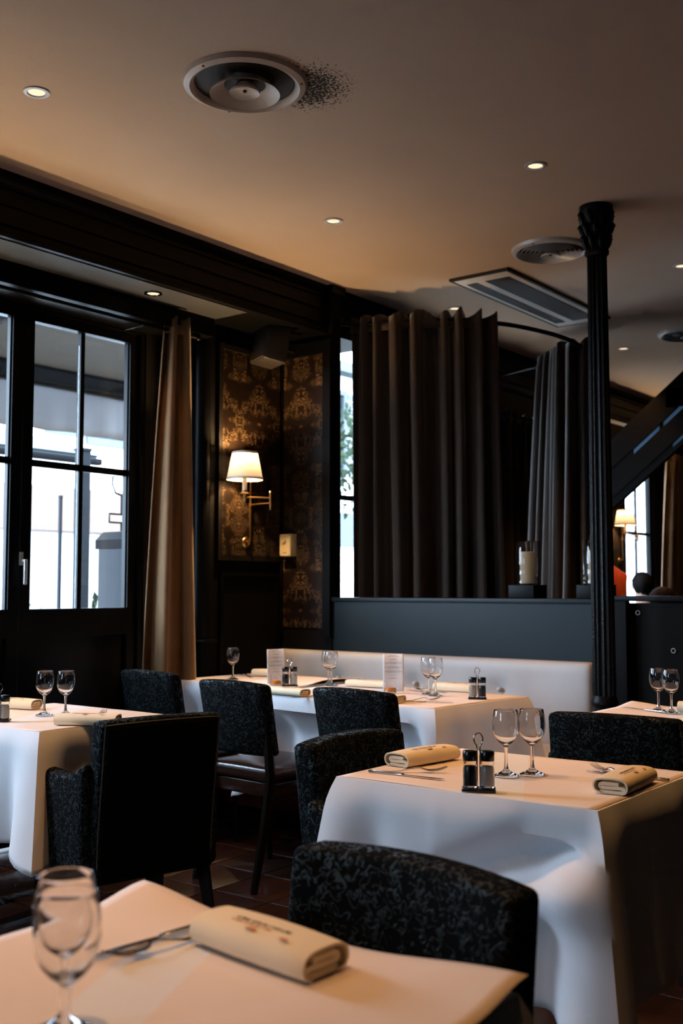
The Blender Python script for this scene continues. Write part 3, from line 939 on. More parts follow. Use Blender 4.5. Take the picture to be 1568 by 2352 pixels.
def make_cloth(cx, cy, w, d, rz, label, drop=0.37, push=(0, 0, 0, 0), seed=1, fold=None):
    """push = how far the skirt is pressed in on (near -y, right +x, far +y, left -x)"""
    random.seed(seed)
    hw, hd, r = w / 2, d / 2, 0.012
    per = []
    n = 46
    def side(p0, p1, nrm, k):
        for i in range(n):
            t = i / n
            per.append((p0[0] + (p1[0] - p0[0]) * t, p0[1] + (p1[1] - p0[1]) * t, nrm, k, t, math.dist(p0, p1)))
    corners = [(-hw, -hd), (hw, -hd), (hw, hd), (-hw, hd)]
    nr = [(0, -1), (1, 0), (0, 1), (-1, 0)]
    for k in range(4):
        side(corners[k], corners[(k + 1) % 4], nr[k], k)
    ph = [random.uniform(0, 6) for _ in range(8)]
    rows = 22
    vs, fs = [], []
    N = len(per)
    for j in range(rows + 1):
        t = j / rows
        for (x, y, nm, k, u, L) in per:
            du = min(u, 1 - u) * L
            nx, ny = nm
            if du < 0.07:
                o = nr[(k - 1) % 4] if u < 0.5 else nr[(k + 1) % 4]
                q = 0.5 * (1 - du / 0.07) ** 1.0
                nx, ny = nx * (1 - q) + o[0] * q, ny * (1 - q) + o[1] * q
                l = math.hypot(nx, ny)
                nx, ny = nx / l, ny / l
            cw = math.exp(-(du / 0.055) ** 2)
            off = 0.004 + 0.012 * smoothstep(t * 8) + t * 0.02 + t * 0.075 * cw
            off -= t * 0.040 * math.exp(-((du - 0.135) / 0.05) ** 2)
            off += t * 0.010 * math.sin(u * L * 17 + ph[k]) + t * t * 0.008 * math.sin(u * L * 41 + ph[k + 4])
            # crease lines left by ironing
            off += 0.0025 * math.exp(-((u - 0.44) * L / 0.006) ** 2)
            mid = smoothstep(du / 0.16)
            off -= push[k] * smoothstep(t * 2.2) * mid
            if fold and k == fold['side']:
                uu, fd = u, fold
                line = fd['t0'] + (fd['t1'] - fd['t0']) * ((fd['u0'] - uu) / (fd['u0'] - fd['u1']))
                if uu <= fd['u0'] + 0.02 and uu >= fd['u1'] - 0.12:
                    e = smoothstep((fd['u0'] - uu) / 0.12 + 0.25) * smoothstep((uu - fd['u1'] + 0.12) / 0.2)
                    off -= fd['depth'] * e * math.exp(-((t - line) / 0.11) ** 2)
                    off += fd['depth'] * 0.7 * e * math.exp(-((t - line - 0.26) / 0.13) ** 2)
            off = max(off, 0.004) if t < 0.14 else off
            if t == 0:
                off = -0.002
            hem = drop * (1 + 0.16 * cw + 0.02 * math.sin(u * L * 9 + ph[k]))
            z = 0.7485 - (0.006 * smoothstep(t * 8) + hem * t)
            if j == 0:
                z = 0.7495
            vs.append((x + nx * off, y + ny * off, z))
    for j in range(rows):
        for i in range(N):
            l = (i + 1) % N
            fs.append((j * N + i, j * N + l, (j + 1) * N + l, (j + 1) * N + i))
    fs.append(tuple(range(N)))
    o = MB().add(vs, fs).build('tablecloth', M_CLOTH, smooth=50)
    o.location = (cx, cy, 0)
    o.rotation_euler = (0, 0, rz)
    so = o.modifiers.new('thickness', 'SOLIDIFY')
    so.thickness = 0.0012
    so.offset = 1
    return tag(o, label, 'tablecloth', 'white tablecloths')

def make_paper(cx, cy, w, d, rz, label, lift=None):
    def fn(u, v):
        x, y = (u - 0.5) * w, (v - 0.5) * d
        z = 0.7515 + 0.0012 * math.sin(7 * u + 3 * v)
        if lift:
            z += lift(u, v)
        return (x, y, z)
    o = MB().grid(fn, 28, 28).build('table_paper', M_PAPER, smooth=180)
    o.location = (cx, cy, 0)
    o.rotation_euler = (0, 0, rz)
    so = o.modifiers.new('thickness', 'SOLIDIFY')
    so.thickness = 0.0006
    return tag(o, label, 'table paper', 'buff paper table covers')

def curl_fore(u, v):
    return 0.022 * smoothstep((v - 0.80) / 0.2) * (smoothstep((0.32 - u) / 0.32) + 0.9 * smoothstep((u - 0.62) / 0.38)) 
def curl_rear(u, v):
    return 0.020 * smoothstep((u - 0.80) / 0.2) * smoothstep((v - 0.2) / 0.3)
def curl_frr(u, v):
    return 0.012 * smoothstep((0.25 - u) / 0.25) * smoothstep((v - 0.7) / 0.3)
r4 = R(-4)
TAB = [
    # cx, cy, w, d, rz, name-phrase, legs, cloth kwargs, paper (w, d, dx, dy), lift
    (-1.362, 2.525, 0.715, 0.615, 0.0, 'front right', False, dict(drop=0.44, push=(0, 0, 0.10, 0.24), seed=4, fold=dict(side=0, u0=1.0, u1=0.42, t0=0.06, t1=0.50, depth=0.06)), (0.70, 0.60, 0, 0.0), None),
    (-3.385, 2.592, 0.725, 0.62, 0.0, 'left', True, dict(drop=0.37, push=(0, 0.05, 0, 0.10), seed=9), (0.71, 0.60, 0.002, 0.0), None),
    (-2.835, 4.05, 1.03, 0.70, r4, 'rear right', False, dict(drop=0.40, push=(0.12, 0, 0.05, 0), seed=6), (0.99, 0.68, 0.01, 0.0), None),
    (-3.80, 4.31, 0.78, 0.62, r4, 'rear left', False, dict(drop=0.40, push=(0.06, 0, 0.05, 0), seed=2), (0.77, 0.585, 0.03, 0.01), curl_rear),
    (-0.965, 0.855, 0.66, 0.64, 0.0, 'foreground', False, dict(drop=0.38, push=(0, 0, 0.22, 0), seed=7), (0.672, 0.645, 0.0, 0.008), curl_fore),
    (-1.455, 4.03, 0.72, 0.64, 0.0, 'column side', False, dict(drop=0.40, push=(0.10, 0, 0, 0), seed=8), (0.70, 0.62, 0.0, 0.0), curl_frr),
]
WHERE = {'front right': 'at the front right', 'left': 'by the window at the left', 'rear right': 'at the bench, nearer the column', 'rear left': 'at the bench, nearer the window',
         'foreground': 'in the blurred foreground', 'column side': 'right of the column'}
for (cx, cy, w, d, rz, nm, legs, ck, pp, lf) in TAB:
    make_table(cx, cy, w, d, rz, 'black dining table hidden under the white cloth ' + WHERE[nm], legs)
    make_cloth(cx, cy, w, d, rz, 'white tablecloth hanging over the table ' + WHERE[nm], **ck)
    make_paper(cx + pp[2], cy + pp[3], pp[0], pp[1], rz, 'buff paper cover laid on the table ' + WHERE[nm], lf)

# ================================================================== CHAIRS
def make_armchair():
    """faces local +Y; outside back at y=-0.25, top 0.83"""
    root = empty('upholstered_armchair', '', 'chair', group='black vine-patterned armchairs')
    def bend(p):
        x, y, z = p
        zz = z + 0.56
        y -= 0.11 * max(0, zz - 0.42)
        y -= 0.030 * (1 - (x / 0.22) ** 2) * smoothstep((zz - 0.4) / 0.4)
        zz += 0.008 * (1 - (x / 0.22) ** 2) * smoothstep((zz - 0.6) / 0.2)
        x *= 1 - 0.0 * zz
        return (x, y, zz)
    bk = MB().rbox((0.218, 0.038, 0.255), 0.016, (10, 1, 8), fn=bend, M=T(0, -0.165, 0)).build('backrest', M_VINE, root)
    def liner(p):
        q = bend(p)
        return q
    MB().rbox((0.196, 0.006, 0.235), 0.004, (10, 1, 8), fn=liner, M=T(0, -0.165 - 0.038, 0)).build('outside_back_panel', M_DARKF, bk)
    # piping round the outside back
    pts = []
    for k in range(41):
        u = k / 40
        if u < 0.3:
            x, z = -0.206, -0.20 + 0.44 * (u / 0.3)
        elif u < 0.7:
            x, z = -0.206 + 0.412 * ((u - 0.3) / 0.4), 0.244
        else:
            x, z = 0.206, 0.244 - 0.44 * ((u - 0.7) / 0.3)
        q = bend((x, -0.036, z))
        pts.append((q[0], q[1] - 0.165, q[2]))
    MB().tube(pts, 0.0028, 6).build('piping', M_PIPE, bk)
    for s in (-1, 1):
        def arm(p, s=s):
            x, y, z = p
            zz = z + 0.47
            zz += (0.05 * smoothstep((-y - 0.05) / 0.15)) * smoothstep((z - 0.02) / 0.12)
            return (x, y, zz)
        MB().rbox((0.031, 0.185, 0.165), 0.022, (1, 6, 4), fn=arm, M=T(s * 0.219, 0.005, 0)).build('armrest', M_VINE, root)
    MB().rbox((0.186, 0.205, 0.055), 0.028, (4, 4, 1), M=T(0, 0.015, 0.41)).build('seat_cushion', M_VINE, root)
    MB().rbox((0.188, 0.175, 0.03), 0.01, M=T(0, 0.0, 0.335)).build('seat_frame', M_DARKF, root)
    for (sx, sy) in ((-1, -1), (1, -1), (-1, 1), (1, 1)):
        MB().tube([(sx * 0.215, sy * 0.17 - (0.06 if sy < 0 else 0), 0.001), (sx * 0.205, sy * 0.15, 0.32)], [0.017, 0.026], 4).build('leg', M_LEG, root)
    return root
def make_sidechair():
    """open-backed chair with padded top panel; faces local +Y; top 0.83"""
    root = empty('upholstered_chair', '', 'chair', group='black vine-patterned side chairs')
    def bend(p):
        x, y, z = p
        zz = z + 0.685
        y -= 0.20 * max(0, zz - 0.45)
        y -= 0.035 * (1 - (x / 0.205) ** 2)
        zz += 0.012 * (1 - (x / 0.205) ** 2) * smoothstep((zz - 0.7) / 0.1)
        x *= 1.0 + 0.10 * (zz - 0.83)
        return (x, y, zz)
    MB().rbox((0.205, 0.028, 0.15), 0.02, (12, 1, 5), fn=bend, M=T(0, -0.145, 0)).build('backrest', M_VINE, root)
    for s in (-1, 1):
        MB().tube([(s * 0.178, -0.27, 0.001), (s * 0.176, -0.21, 0.25), (s * 0.176, -0.175, 0.45), (s * 0.178, -0.195, 0.62), (s * 0.18, -0.213, 0.70)], [0.016, 0.02, 0.023, 0.02, 0.015], 6).build('rear_leg', M_LEG, root)
        MB().tube([(s * 0.178, 0.175, 0.001), (s * 0.178, 0.165, 0.41)], [0.015, 0.022], 4).build('front_leg', M_LEG, root)
    def seat(p):
        x, y, z = p
        return (x * (1 + 0.12 * y), y, z + 0.455 + 0.014 * (1 - (x / 0.21) ** 2) * (1 - (y / 0.21) ** 2))
    sc = MB().rbox((0.205, 0.20, 0.032), 0.024, (6, 6, 1), fn=seat, M=T(0, 0.01, 0)).build('seat_cushion', M_SEATL, root)
    pts = []
    for k in range(48):
        a = 2 * PI * k / 48
        c, s_ = math.cos(a), math.sin(a)
        x = 0.203 * math.copysign(abs(c) ** 0.25, c)
        y = 0.198 * math.copysign(abs(s_) ** 0.25, s_)
        pts.append((x * (1 + 0.12 * y), y + 0.01, 0.470))
    MB().tube(pts, 0.004, 6, closed=True).build('piping', M_PIPE, sc)
    MB().rbox((0.185, 0.18, 0.03), 0.008, M=T(0, 0.005, 0.395)).build('seat_rail', M_SEATL, root)
    return root
ac0 = make_armchair()
def place(o, x, y, deg, label, sz=1.0):
    o.location = (x, y, 0)
    o.rotation_euler = (0, 0, R(deg))
    o['label'] = label
    o.scale = (1, 1, sz)
    return o
place(ac0, -2.83, 2.50, 76, 'black armchair seen from behind at the left window table')
place(dup(ac0, ''), -1.64, 2.46, -89, 'black armchair tucked under the left side of the front right table')
place(dup(ac0, ''), -0.955, 1.165, 173, 'large blurred black armchair behind the foreground table', 1.0)
chair_e = place(dup(ac0, ''), -1.485, 3.585, 5, 'black armchair beyond the front right table, before the column')
for part in list(chair_e.children):      # this one has the vine cloth on its outside back too
    for sub in list(part.children):
        bpy.data.objects.remove(sub)
place(dup(ac0, ''), -4.02, 2.50, -82, 'black chair back peeking in at the left picture edge')
sc0 = make_sidechair()
place(sc0, -3.86, 3.775, -4, 'black patterned side chair nearest the gold curtain')
place(dup(sc0, ''), -3.155, 3.605, -4, 'black patterned side chair with its leather seat showing, middle of three at the bench')
place(dup(sc0, ''), -2.525, 3.61, -4, 'black patterned side chair at the bench, nearest the column')

# ================================================================== TABLEWARE
ZT = 0.7530
def make_glass():
    root = empty('wine_glass', '', 'wine glass', group='stemmed wine glasses')
    outer = [(0.0055, 0.073), (0.010, 0.0775), (0.0185, 0.084), (0.0265, 0.094), (0.0320, 0.107), (0.0343, 0.121), (0.0345, 0.133), (0.0333, 0.148), (0.0303, 0.1655)]
    inner = [(0.0288, 0.1655), (0.0318, 0.148), (0.0330, 0.133), (0.0328, 0.121), (0.0304, 0.107), (0.0250, 0.0955), (0.0170, 0.0875), (0.0085, 0.083), (0.0, 0.082)]
    MB().lathe(outer + [(0.0300, 0.1668), (0.0292, 0.1668)] + inner, 40).build('bowl', M_GLASS, root, smooth=80)
    MB().lathe([(0.0055, 0.073), (0.0044, 0.060), (0.0042, 0.040), (0.0048, 0.026), (0.0062, 0.019)], 28).build('stem', M_GLASS, root, smooth=80)
    MB().lathe([(0.0062, 0.019), (0.0095, 0.014), (0.017, 0.009), (0.026, 0.005), (0.0318, 0.0028), (0.0325, 0.0015), (0.0315, 0.0003), (0.02, 0.0006), (0.0, 0.0012)], 40).build('foot', M_GLASS, root, smooth=80)
    return root
g0 = make_glass()
GL = [(-1.369, 2.475, 'wine glass on the front right table, left of the pair'), (-1.325, 2.532, 'wine glass on the front right table, right of the pair'),
      (-3.396, 2.584, 'wine glass on the left window table, left of the pair'), (-3.333, 2.633, 'wine glass on the left window table, right of the pair'),
      (-0.972, 0.772, 'blurred wine glass in the foreground, rear one of two'), (-0.912, 0.728, 'blurred wine glass in the foreground, front one of two'),
      (-3.943, 4.198, 'single wine glass on the rear left table before the dark wall'),
      (-3.352, 4.262, 'wine glass between the two menu cards, rear one of an overlapping pair'), (-3.305, 4.225, 'wine glass between the two menu cards, front one of an overlapping pair'),
      (-2.690, 4.150, 'wine glass right of the right menu card, left of the pair'), (-2.625, 4.109, 'wine glass right of the right menu card, right of the pair'),
      (-1.612, 4.135, 'wine glass right of the column, left of the pair'), (-1.545, 4.094, 'wine glass at the right picture edge, right of the pair')]
for k, (x, y, lab) in enumerate(GL):
    o = g0 if k == 0 else dup(g0, '')
    o['label'] = lab
    o.location = (x, y, ZT)
    o.rotation_euler = (0, 0, k * 0.7)

def ribbon(path, th, length, wob=0.0):
    """a folded strip of cloth: cross-section path (x,z) swept along local y"""
    P = smooth_path(path, 4)
    n = len(P)
    L, Rr = [], []
    for i, p in enumerate(P):
        a, c = P[max(0, i - 1)], P[min(n - 1, i + 1)]
        dx, dz = c[0] - a[0], c[1] - a[1]
        l = math.hypot(dx, dz) or 1
        L.append((p[0] - dz / l * th / 2, p[1] + dx / l * th / 2))
        Rr.append((p[0] + dz / l * th / 2, p[1] - dx / l * th / 2))
    loop = L + Rr[::-1]
    m = len(loop)
    seg = 8
    vs, fs = [], []
    for j in range(seg + 1):
        t = j / seg
        y = (t - 0.5) * length
        bulge = 1 + 0.04 * math.sin(PI * t) - 0.06 * (1 - math.sin(PI * min(1, max(0, t)) ) ) * 0.5
        for (x, z) in loop:
            vs.append((x * bulge + wob * math.sin(5 * t), y + 0.0015 * math.sin(40 * x), 0.0008 + (z - 0.0) * bulge))
    for j in range(seg):
        for i in range(m):
            l = (i + 1) % m
            fs.append((j * m + i, j * m + l, (j + 1) * m + l, (j + 1) * m + i))
    # ends: quads across the strip
    for base in (0, seg * m):
        for i in range(n - 1):
            q = (base + i, base + i + 1, base + m - 2 - i, base + m - 1 - i)
            fs.append(q if base else q[::-1])
    return MB().add(vs, fs)
def make_napkin():
    root = empty('folded_napkin', '', 'napkin', group='folded linen napkins')
    inner = [(-0.026, 0.0055), (0.024, 0.005), (0.0325, 0.0105), (0.025, 0.0155), (-0.018, 0.0150), (-0.0255, 0.0195), (-0.018, 0.0245), (0.020, 0.0242)]
    outer = [(-0.024, 0.0030), (-0.036, 0.008), (-0.0405, 0.018), (-0.038, 0.0285), (-0.028, 0.0345), (0.0, 0.0365), (0.026, 0.0345), (0.038, 0.0275), (0.0415, 0.016), (0.0365, 0.0055), (0.026, 0.0022)]
    MB_in = ribbon(inner, 0.0082, 0.214)
    MB_in.build('inner_folds', M_NAP, root, smooth=60)
    ribbon(outer, 0.0040, 0.222).build('outer_fold', M_NAP, root, smooth=60)
    random.seed(5)
    for row, (xx, ln, m) in enumerate(((0.004, 15, M_INK), (0.014, 12, M_INKO))):
        b = MB()
        y = -0.052
        for k in range(ln):
            wd = random.uniform(0.0035, 0.0055)
            hg = 0.0034 if row == 0 else 0.0026
            b.box(xx - hg, xx + hg, y, y + 0.0011, 0.0408, 0.0411)
            if k % 3:
                b.box(xx - hg, xx + hg, y + wd - 0.0011, y + wd, 0.0408, 0.0411)
            if k % 2:
                b.box(xx - hg, xx - hg + 0.0012, y, y + wd, 0.0408, 0.0411)
            if k % 4 != 1:
                b.box(xx + hg - 0.0012, xx + hg, y, y + wd, 0.0408, 0.0411)
            y += wd + (0.0045 if k in (3, 8, 11) else 0.0016)
        b.build('printed_lettering', m, root, smooth=0)
    for (yy, sc_) in ((-0.002, 0.010), (0.060, 0.008)):
        b = MB().add([(0.026 + 0.5 * sc_ * math.cos(a), yy + sc_ * math.sin(a), 0.0409) for a in [2 * PI * k / 14 for k in range(14)]], [tuple(range(14))])
        b.build('printed_emblem', M_INKO, root, smooth=0)
    return root
n0 = make_napkin()
NAP = [(-1.655, 2.525, -7, 'folded napkin on the front right table, beside the left knife and fork'),
       (-1.062, 2.505, 4, 'folded napkin on the front right table, at its right edge'),
       (-0.955, 1.085, -97, 'large blurred folded napkin on the foreground table'),
       (-3.70, 2.665, -72, 'folded napkin at the left picture edge on the window table'),
       (-3.04, 2.50, -60, 'folded napkin with orange side, half hidden by the left armchair'),
       (-3.175, 3.745, -94, 'folded napkin between two chair backs at the bench table'),
       (-3.915, 4.485, -70, 'folded napkin on the rear left table by the left menu card'),
       (-3.13, 4.285, -80, 'folded napkin left of the right menu card'),
       (-2.655, 4.345, -86, 'folded napkin beside the cruet set near the bench'),
       (-2.68, 3.775, -96, 'folded napkin end with knife and fork near the right side chair'),
       (-1.44, 4.20, -80, 'folded napkin right of the column behind the wine glasses')]
for k, (x, y, deg, lab) in enumerate(NAP):
    o = n0 if k == 0 else dup(n0, '')
    o['label'] = lab
    o.location = (x, y, ZT)
    o.rotation_euler = (0, 0, R(deg))
    if k in (5, 7, 9):
        o.scale = (0.9, 0.95, 0.85)

def make_fork():
    """lies along local +Y, tines at +Y end; prongs up"""
    root = empty('dinner_fork', '', 'fork', group='steel forks')
    def hz(y):
        return 0.004 + 0.010 * math.exp(-((y - 0.045) / 0.03) ** 2) if y < 0.09 else 0
    pts = [(0, y, 0.003 + 0.011 * math.exp(-((y - 0.03) / 0.035) ** 2)) for y in [-0.10, -0.08, -0.05, -0.02, 0.005, 0.025, 0.038]]
    b = MB()
    prev = None
    vs, fs = [], []
    for (q, wd) in zip(pts, [0.008, 0.0095, 0.007, 0.0045, 0.0032, 0.0036, 0.006]):
        vs += [(-wd, q[1], q[2]), (wd, q[1], q[2]), (wd, q[1], q[2] - 0.002), (-wd, q[1], q[2] - 0.002)]
    for i in range(len(pts) - 1):
        o = i * 4
        for k in range(4):
            l = (k + 1) % 4
            fs.append((o + k, o + l, o + 4 + l, o + 4 + k))
    fs += [(0, 3, 2, 1), tuple(len(vs) - 4 + k for k in range(4))]
    b.add(vs, fs).build('handle', M_STEEL, root)
    hd = MB()
    rowz = [(0.036, 0.0055, 0.0125), (0.044, 0.0105, 0.0085), (0.054, 0.0122, 0.0055), (0.064, 0.0122, 0.0052)]
    vs, fs = [], []
    for (y, wd, z) in rowz:
        vs += [(-wd, y, z + 0.001), (0, y, z - 0.0008), (wd, y, z + 0.001), (wd, y, z - 0.0008), (0, y, z - 0.0026), (-wd, y, z - 0.0008)]
    for i in range(len(rowz) - 1):
        o = i * 6
        for k in range(6):
            l = (k + 1) % 6
            fs.append((o + k, o + l, o + 6 + l, o + 6 + k))
    fs += [tuple(range(6))[::-1], tuple(len(vs) - 6 + k for k in range(6))]
    hd.add(vs, fs).build('head', M_STEEL, root)
    for k in range(4):
        x = -0.0100 + k * 0.00667
        MB().tube([(x, 0.062, 0.0048), (x, 0.078, 0.0062), (x * 0.97, 0.092, 0.0098), (x * 0.95, 0.105, 0.0150)], [0.0019, 0.0017, 0.0015, 0.0008], 6).build('tine', M_STEEL, root)
    return root
def make_knife():
    root = empty('dinner_knife', '', 'knife', group='steel knives')
    MB().rbox((0.0055, 0.052, 0.0032), 0.0025, (1, 4, 1), M=T(0, -0.055, 0.0033)).build('handle', M_STEEL, root)
    prof = [(-0.0045, -0.004), (0.0045, -0.004), (0.006, 0.02), (0.0085, 0.06), (0.0085, 0.085), (0.004, 0.105), (-0.002, 0.116), (-0.0045, 0.10), (-0.0045, 0.04)]
    MB().prism(prof, 'z', 0.0022, 0.0036).build('blade', M_STEEL, root)
    return root
f0, k0 = make_fork(), make_knife()
CUT = [('k', -1.575, 2.316, -86, 'knife on the front right table by the left napkin'),
       ('f', -1.600, 2.365, -52, 'fork on the front right table by the left napkin'),
       ('k', -1.118, 2.655, 89, 'knife on the front right table by the right napkin'),
       ('f', -1.150, 2.665, 62, 'fork tucked under the napkin at the right of the front right table'),
       ('k', -1.116, 1.045, 176, 'blurred knife on the foreground table'),
       ('f', -1.083, 1.040, 172, 'blurred fork on the foreground table'),
       ('f', -3.205, 2.69, 40, 'fork on the left window table with its tines up'),
       ('k', -2.505, 3.855, -68, 'knife on the bench table corner beside the right side chair'),
       ('f', -2.57, 3.88, -38, 'fork on the bench table corner beside the right side chair'),
       ('f', -3.02, 3.735, -40, 'fork beside the napkin between two chair backs'),
       ('k', -2.79, 4.235, 70, 'knife behind the wine glass pair at the bench'),
       ('f', -2.76, 4.275, 80, 'fork behind the wine glass pair at the bench'),
       ('k', -3.28, 4.35, 75, 'knife beside the napkin left of the right menu card'),
       ('f', -4.03, 4.40, 60, 'fork by the single wine glass on the rear left table'),
       ('k', -1.665, 4.125, 70, 'knife right of the column beside the wine glasses'),
       ('f', -1.27, 3.745, 25, 'fork at the right picture edge on the column side table')]
firstk = firstf = True
for (t, x, y, deg, lab) in CUT:
    if t == 'k':
        o = k0 if firstk else dup(k0, '')
        firstk = False
    else:
        o = f0 if firstf else dup(f0, '')
        firstf = False
    o['label'] = lab
    o.location = (x, y, ZT)
    o.rotation_euler = (0, 0, R(deg))

def make_cruet():
    """salt and pepper shakers in a small stand, side by side along local x"""
    root = empty('cruet_set', '', 'cruet set', group='salt and pepper stands')
    b = MB()
    b.rbox((0.0205, 0.0205, 0.004), 0.003, M=T(-0.0195, 0, 0.004)).rbox((0.0205, 0.0205, 0.004), 0.003, M=T(0.0195, 0, 0.004))
    b.build('base', M_BLKPL, root)
    h = [(-0.0035, 0, 0.006), (-0.0035, 0, 0.095), (-0.009, 0, 0.112), (-0.0105, 0, 0.122), (-0.006, 0, 0.132), (0, 0, 0.135), (0.006, 0, 0.132), (0.0105, 0, 0.122), (0.009, 0, 0.112), (0.0035, 0, 0.095), (0.0035, 0, 0.006)]
    MB().tube(smooth_path(h, 4), 0.0017, 8).build('loop_handle', M_CHROME, root)
    for sx, cm in ((-1, M_PEPPER), (1, M_SALT)):
        x = sx * 0.0205
        prof = [(0.0, 0.0085), (0.0155, 0.0085), (0.0168, 0.012), (0.0168, 0.045), (0.0158, 0.055), (0.0145, 0.059), (0.0163, 0.064), (0.0163, 0.071)]
        inn = [(0.0147, 0.071), (0.0147, 0.064), (0.0132, 0.059), (0.0144, 0.054), (0.0152, 0.045), (0.0152, 0.013), (0.0, 0.0115)]
        bo = MB().lathe(prof + inn, 28, (x, 0, 0)).build('shaker_bottle', M_GLASS, root)
        MB().lathe([(0.0, 0.0125), (0.0148, 0.0135), (0.0148, 0.045), (0.0139, 0.054), (0.0129, 0.0585), (0.0, 0.060)], 24, (x, 0, 0)).build('salt' if sx > 0 else 'pepper', cm, bo)
        MB().lathe([(0.0158, 0.0705), (0.0168, 0.072), (0.0168, 0.090), (0.0155, 0.0935), (0.0, 0.0945)], 28, (x, 0, 0)).build('shaker_cap', M_BLKPL, bo)
    return root
c0 = make_cruet()
CR = [(-1.322, 2.256, 30, 1.0, 'salt and pepper stand on the front right table'), (-3.455, 4.085, 40, 1.0, 'salt and pepper stand beside the left menu card'),
      (-2.405, 4.10, -150, 1.0, 'salt and pepper stand on the bench table near the column'), (-3.377, 2.372, 40, 1.0, 'salt and pepper stand cut by the left picture edge')]
for k, (x, y, deg, s, lab) in enumerate(CR):
    o = c0 if k == 0 else dup(c0, '')
    o['label'] = lab
    o.location = (x, y, ZT)
    o.rotation_euler = (0, 0, R(deg))

def make_menu():
    root = empty('menu_card', '', 'menu', group='standing menu cards')
    W, H = 0.098, 0.172
    def fn(u, v):
        return ((u - 0.5) * W, 0.006 * math.cos((u - 0.5) * 3) , v * H + 0.0004)
    o = MB().grid(fn, 10, 4).build('card', M_CARD, root, smooth=180)
    so = o.modifiers.new('thickness', 'SOLIDIFY')
    so.thickness = 0.0012
    random.seed(8)
    b = MB()
    rows = [0.165, 0.160, 0.149, 0.145, 0.134, 0.130, 0.126, 0.114, 0.110, 0.106, 0.094, 0.090, 0.086, 0.074, 0.063, 0.058]
    wid = [0.016, 0.026, 0.013, 0.018, 0.016, 0.040, 0.012, 0.018, 0.042, 0.028, 0.034, 0.040, 0.030, 0.018, 0.012, 0.022]
    for z, wd in zip(rows, wid):
        x = -wd
        while x < wd:
            l = random.uniform(0.003, 0.009)
            b.box(x, min(x + l, wd), 0.0040, 0.0042, z - 0.0009, z + 0.0007)
            x += l + 0.0018
    # the print sits on the front face (-y)
    for i, v in enumerate(b.v):
        b.v[i] = (v[0], 0.006 * math.cos(v[0] / W * 3) - 0.0014 + (v[1] - 0.0042), v[2])
    b.build('printed_lines', M_INKG, root, smooth=0)
    # little clear foot that holds the card upright
    MB().rbox((0.028, 0.012, 0.006), 0.002, M=T(0, 0.017, 0.006)).build('card_foot', M_GLASS, root)
    return root
m0 = make_menu()
m0['label'] = 'white printed menu card standing on the rear left table'
m0.location = (-3.60, 4.155, ZT)
m0.rotation_euler = (R(-4), 0, R(62))
m1 = dup(m0, 'white printed menu card standing on the bench table before the grey bench')
m1.location = (-2.905, 4.185, ZT)
m1.rotation_euler = (R(-4), 0, R(38))

def make_votive():
    root = empty('votive_glass', '', 'votive candle', group='orange votive glasses')
    MB().lathe([(0.0, 0.0005), (0.027, 0.0005), (0.029, 0.004), (0.0265, 0.030), (0.0255, 0.048), (0.0250, 0.0485), (0.0240, 0.048), (0.0250, 0.030), (0.0268, 0.006), (0.0, 0.005)], 36).build('tumbler', M_GLASS, root)
    MB().lathe([(0.0, 0.0055), (0.0264, 0.0062), (0.0252, 0.024), (0.0, 0.0255)], 32).build('orange_wax', M_OWAX, root)
    return root
v0 = make_votive()
v0['label'] = 'glass votive with orange wax before the left menu card'
v0.location = (-3.545, 4.085, ZT)
v1 = dup(v0, 'glass votive with orange wax before the right menu card')
v1.location = (-2.868, 4.105, ZT)

# ================================================================== STAIRCASE BEYOND THE COLUMN
st = empty('staircase', 'dark staircase rising to the right with blue daylight painted in its slits, beyond the column', 'staircase', (0, 0, 0))
SY0, SY1, SL = 7.70, 7.98, 0.81
def sline(x, off):
    return 2.358 + SL * (x + 3.026) + off
def band(x0, x1, o0, o1, y0, y1, name, m):
    vs = [(x0, sline(x0, o0)), (x1, sline(x1, o0)), (x1, sline(x1, o1)), (x0, sline(x0, o1))]
    return MB().prism(vs, 'y', y0, y1).build(name, m, st, smooth=0)
XA, XB = -3.75, -2.3
band(XA, -2.64, 0.025, 0.25, SY0, SY0 + 0.05, 'upper_stringer', M_BLACKM)
band(XA, -2.45, -0.20, -0.02, SY0, SY0 + 0.05, 'lower_stringer', M_BLACKM)
band(XA, -2.45, -0.262, -0.235, SY0, SY0 + 0.05, 'bottom_rail', M_BLACKM)
for (x0, x1, o0, o1) in ((-3.75, -3.162, -0.02, 0.025), (-2.954, -2.931, -0.02, 0.025), (-3.75, -2.861, -0.235, -0.20)):
    band(x0, x1, o0, o1, SY0 + 0.005, SY0 + 0.045, 'spacer', M_BLACKM)
for (x0, x1, o0, o1) in ((-2.93, -2.66, -0.018, 0.023), (-3.16, -2.955, -0.018, 0.023), (-2.86, -2.62, -0.233, -0.202)):
    band(x0, x1, o0, o1, SY0 + 0.012, SY0 + 0.03, 'slit_daylight', M_BLUE)  # blue colour stands in for daylight coming through the stair slits
for k in range(8):
    x = -3.62 + 0.17 * k
    MB().box(x - 0.12, x + 0.12, SY0 + 0.06, SY1, sline(x, -0.03), sline(x, 0.0)).build('tread', M_BLACKM, st, smooth=0)
band(XA, -2.45, -0.275, -0.2625, SY0, SY0 + 0.05, 'soffit', M_BLACKM)
MB().box(-3.78, -3.70, SY0, SY1, 0.0, 1.50).build('support_wall', M_BLACKM, st, smooth=0)
MB().box(-2.90, 0.5, SY0, SY1 + 0.4, 2.56, 2.70).build('upper_landing', M_BLACKM, st, smooth=0)
MB().box(0.3, 0.5, SY0, SY0 + 0.2, 0.0, 2.56).build('landing_post', M_BLACKM, st, smooth=0)

